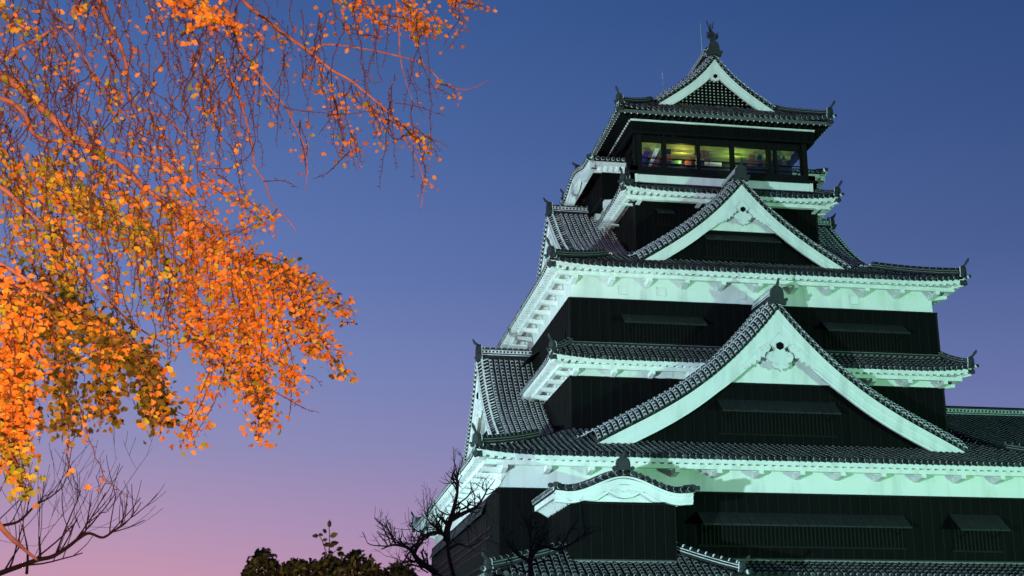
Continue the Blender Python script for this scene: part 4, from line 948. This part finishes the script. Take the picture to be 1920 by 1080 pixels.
for px in ([(445, 115), (478, 260), (440, 312), (400, 315), (365, 312)], [(530, 200), (590, 210), (640, 214), (700, 212)], [(740, 193), (800, 205), (835, 218)], [(730, 225), (790, 250), (840, 275)], [(655, 285), (620, 320), (588, 337)], [(495, 340), (530, 338), (560, 352)],
           [(520, 392), (500, 410), (470, 412), (440, 395)], [(470, 690), (520, 735), (575, 770)], [(505, 730), (560, 760), (600, 775)], [(560, 710), (585, 705), (605, 725)], [(545, 725), (545, 760), (540, 790)], [(300, 755), (350, 780), (385, 785)], [(640, 603), (665, 605)], [(60, 740), (68, 790), (75, 830)], [(700, 100), (690, 150), (720, 155)], [(770, 110), (780, 160), (808, 178)]):
    strand(tw, px, 12.4, r0=.006, r1=.0024, wob=3)
o = part('twig', tw, 'twig', gk, lift=0); o['kind'] = 'stuff'
for m_, nm, k in zip(LV, ('leaf', 'leafy', 'leafg_shaded'), range(3)):
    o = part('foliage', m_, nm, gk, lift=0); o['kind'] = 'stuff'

# bare trees: a few drawn limbs, then forking shoots
def fork(mb, p, d, L, r, depth, up=.25, spread=.55, minr=.0035, wig=.13, br=.5):
    n = 6; pts = [np.array(p)]; d = np.array(d, float)
    for i in range(n):
        d = d+rng.normal(size=3)*wig+np.array([0, 0, up*.12]); d /= np.linalg.norm(d); pts.append(pts[-1]+d*L/n)
    tube(mb, pts, np.linspace(r, max(minr, r*.62), n+1), 5, 0)
    if depth <= 0: return
    for i in range(2, n+1):
        if rng.random() < br:
            q = d+rng.normal(size=3)*spread; q[2] += up*.4; q /= np.linalg.norm(q)
            fork(mb, pts[i], q, L*rng.uniform(.45, .75), max(minr, r*.55), depth-1, up, spread, minr, wig, br)
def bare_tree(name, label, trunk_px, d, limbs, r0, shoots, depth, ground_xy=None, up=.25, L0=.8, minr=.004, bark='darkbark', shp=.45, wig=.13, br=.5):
    tp = [at(x, y, d) for x, y in trunk_px]; b = tp[0].copy(); foot = np.array([b[0], b[1], 0.])
    e = empty(name, tuple(foot), label, 'tree', 'bare winter trees'); m_ = MB()
    tube(m_, smooth([foot+np.array([0, 0, -.1]), foot*.5+b*.5]+tp, 24), np.linspace(r0*1.5, r0*.6, 24), 9, 0); part('trunk', m_, bark, e, lift=0, smooth=True)
    cr = MB()
    for px, dd, r1 in limbs:
        l_ = MB(); n = len(px)*4; s = smooth(px, n); P_ = [at(x, y, d+q) for (x, y), q in zip(s, np.linspace(0, dd, n))]
        tube(l_, P_, np.linspace(r1, r1*.16, n), 7, 0); part('branch', l_, bark, e, lift=0, smooth=True)
        for k in range(2, n, 1):
            for _ in range(shoots):
                if rng.random() < shp:
                    v = P_[k]-P_[k-1]; v /= np.linalg.norm(v); v = v*.5+rng.normal(size=3)*.55+np.array([0, 0, up]); v /= np.linalg.norm(v)
                    fork(cr, P_[k], v, L0*rng.uniform(.4, 1.1), r1*.38*(1-.5*k/n), depth, up, .5, minr, wig, br)
    o = part('shoots', cr, bark, e, lift=0); o['kind'] = 'stuff'; return e
bare_tree('bare_tree', 'bare dark tree with long upright shoots at the bottom left corner, under the ginkgo', [(-160, 1180), (-90, 1120), (-40, 1092)], 15,
    [([(-60, 1100), (0, 1075), (36, 1062), (70, 1050), (97, 1044), (125, 1027), (147, 1010), (167, 1000), (192, 1008), (211, 997), (228, 985), (244, 972), (252, 960)], .6, 0.0341),
     ([(-60, 1010), (0, 987), (36, 977), (67, 947), (97, 930), (122, 902), (136, 830)], 1.0, 0.0217),
     ([(50, 1075), (52, 1040), (48, 1010), (40, 985)], -.3, 0.0186), ([(75, 1046), (75, 1025), (74, 1006)], .2, 0.0186),
     ([(150, 1008), (160, 985), (166, 972), (200, 900), (220, 856)], .4, 0.0074), ([(160, 985), (190, 962), (205, 955), (250, 890), (287, 838)], .5, 0.0074),
     ([(134, 1003), (120, 970), (116, 930), (122, 898)], .3, 0.0062), ([(150, 990), (140, 965), (141, 940)], .3, 0.0056), ([(166, 975), (168, 940), (170, 908)], .2, 0.0050), ([(60, 1052), (90, 1000), (140, 940), (176, 905)], .8, 0.0050)], .09, 1, 1, L0=.74, up=.50, minr=.0024, shp=.38, wig=.05, br=.28, bark='brownbark')
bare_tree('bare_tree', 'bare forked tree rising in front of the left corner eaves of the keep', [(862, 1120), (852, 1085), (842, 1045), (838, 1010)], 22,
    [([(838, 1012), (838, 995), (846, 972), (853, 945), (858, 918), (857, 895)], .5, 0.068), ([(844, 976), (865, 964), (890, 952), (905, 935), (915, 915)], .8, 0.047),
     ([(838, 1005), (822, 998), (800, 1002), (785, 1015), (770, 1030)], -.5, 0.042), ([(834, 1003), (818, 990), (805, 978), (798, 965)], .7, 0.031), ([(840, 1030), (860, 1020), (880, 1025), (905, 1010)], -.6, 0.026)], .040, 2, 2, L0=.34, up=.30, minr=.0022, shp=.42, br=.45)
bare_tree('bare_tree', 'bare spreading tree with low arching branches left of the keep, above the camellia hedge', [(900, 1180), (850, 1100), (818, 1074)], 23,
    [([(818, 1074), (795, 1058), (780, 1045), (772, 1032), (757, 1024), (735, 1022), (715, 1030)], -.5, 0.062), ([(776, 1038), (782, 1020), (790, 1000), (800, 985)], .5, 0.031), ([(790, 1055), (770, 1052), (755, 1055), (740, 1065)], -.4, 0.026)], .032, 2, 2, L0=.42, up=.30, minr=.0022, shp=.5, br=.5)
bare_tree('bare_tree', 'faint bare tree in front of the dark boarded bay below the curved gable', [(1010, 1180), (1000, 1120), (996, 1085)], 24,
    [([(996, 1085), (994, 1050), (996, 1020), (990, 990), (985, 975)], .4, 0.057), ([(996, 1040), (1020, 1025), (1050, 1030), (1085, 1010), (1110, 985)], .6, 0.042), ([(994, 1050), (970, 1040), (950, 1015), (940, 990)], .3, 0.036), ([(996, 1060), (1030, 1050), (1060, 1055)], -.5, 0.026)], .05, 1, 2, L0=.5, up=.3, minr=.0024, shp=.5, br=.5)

# ------------------------------------------------------------------ camellia hedge
def camellia(name, label, cx, wpx, d, top, n, group=None):
    c = at(cx, 1080, d); e = empty(name, (c[0], c[1], 0), label, 'shrub'); lf = MB(); st = MB()
    w = wpx/F_*d
    xs = np.array([p[0] for p in top]); ys = np.array([p[1] for p in top])
    def leafc(p, s):
        q = rng.normal(size=3); q[2] = q[2]*.5+.55; q /= np.linalg.norm(q); a = np.cross(q, rng.normal(size=3)); a /= np.linalg.norm(a); b = np.cross(q, a)
        v = [p, p+a*s*.3+b*s*.24+q*.01, p+a*s*.62+b*s*.22+q*.012, p+a*s, p+a*s*.62-b*s*.22+q*.012, p+a*s*.3-b*s*.24+q*.01, p+a*s*.5-q*s*.06]
        lf.add(v, [(0, 1, 6), (1, 2, 6), (2, 3, 6), (3, 4, 6), (4, 5, 6), (5, 0, 6)], 0)
    for i in range(n):
        x = rng.uniform(xs[0], xs[-1]); yt_ = np.interp(x, xs, ys); dy = rng.exponential(42)
        p = at(x, yt_+dy+2, d+rng.uniform(-.55, .55))
        if p[2] < .3: continue
        leafc(p, rng.uniform(.038, .062))
    for i in range(int(n*.35)):       # the body of the bush down to the ground
        p = np.array([c[0], c[1], 0])+RT*rng.uniform(-w/2, w/2)+_h*rng.uniform(-.6, .6); p[2] = rng.uniform(.2, 2.2); leafc(p, rng.uniform(.038, .062))
    for i in range(16):
        x = rng.uniform(xs[0]+8, xs[-1]-8); yt_ = np.interp(x, xs, ys)-rng.uniform(0, 10); p = at(x, yt_, d+rng.uniform(-.4, .4)); f0 = np.array([c[0], c[1], 0])+RT*rng.uniform(-w*.3, w*.3)
        twig(st, smooth([f0, f0*.5+p*.5+np.array([0, 0, .1]), p], 8), .014, .003, 0)
        for k in range(7): leafc(p-np.array([0, 0, .02*k])+rng.normal(size=3)*.015, rng.uniform(.04, .06))
    part('stem', st, 'darkbark', e, lift=0); o = part('foliage', lf, 'camellia', e, lift=0); o['kind'] = 'stuff'; return e, lf, leafc
camellia('camellia_shrub', 'dark glossy camellia hedge along the bottom edge, topped by a tall leafy sprig', 620, 330, 9.5,
  [(458, 1076), (470, 1050), (480, 1036), (497, 1034), (512, 1052), (524, 1066), (535, 1056), (560, 1055), (585, 1050), (600, 1052), (612, 1044), (630, 1050), (650, 1052), (662, 1034), (676, 1036), (690, 1050), (705, 1054), (716, 1072), (730, 1068), (742, 1058), (760, 1062), (776, 1074), (786, 1082)], 3000)
sp = MB(); sl = MB()
base_sp = empty('camellia_sprig', tuple(at(617, 1062, 9.4)), 'single upright camellia sprig with dark oval leaves rising above the hedge', 'plant')
stem = smooth([(616, 1062), (617, 1035), (618, 1010), (617, 988)], 10); sp3 = [at(x, y, 9.4) for x, y in stem]; twig(sp, sp3, .006, .0025)
st2 = [at(x, y, 9.42) for x, y in smooth([(613, 1040), (606, 1020), (600, 1006), (592, 1004)], 8)]; twig(sp, st2, .004, .002); st3 = [at(x, y, 9.42) for x, y in smooth([(617, 1045), (625, 1036), (634, 1030)], 6)]; twig(sp, st3, .004, .002)
for x, y, a, L in ((617, 990, 85, 26), (613, 998, 150, 16), (618, 1006, 20, 28), (606, 1004, 160, 16), (598, 1004, 185, 22), (604, 1014, 20, 18), (606, 1021, 0, 26), (618, 1020, 10, 30), (617, 1026, 30, 24), (630, 1032, 25, 24), (625, 1036, 170, 18), (632, 1036, -20, 26), (612, 1036, 200, 16)):
    p = at(x, y, 9.4); a = math.radians(a); L = L*.62; t_ = at(x+L*math.cos(a), y-L*math.sin(a), 9.4+rng.uniform(-.05, .05)); ax_ = t_-p; L_ = np.linalg.norm(ax_); ax_ /= L_
    b = np.cross(FW, ax_); b /= np.linalg.norm(b); q = FW*rng.uniform(-.4, .4); b = b+q; b /= np.linalg.norm(b)
    sl.add([p, p+ax_*L_*.3+b*L_*.27, p+ax_*L_*.65+b*L_*.24, t_, p+ax_*L_*.65-b*L_*.24, p+ax_*L_*.3-b*L_*.27, p+ax_*L_*.5+FW*.006], [(0, 1, 6), (1, 2, 6), (2, 3, 6), (3, 4, 6), (4, 5, 6), (5, 0, 6)], 0)
part('stem', sp, 'darkbark', base_sp, lift=0); part('foliage', sl, 'camellia', base_sp, lift=0)
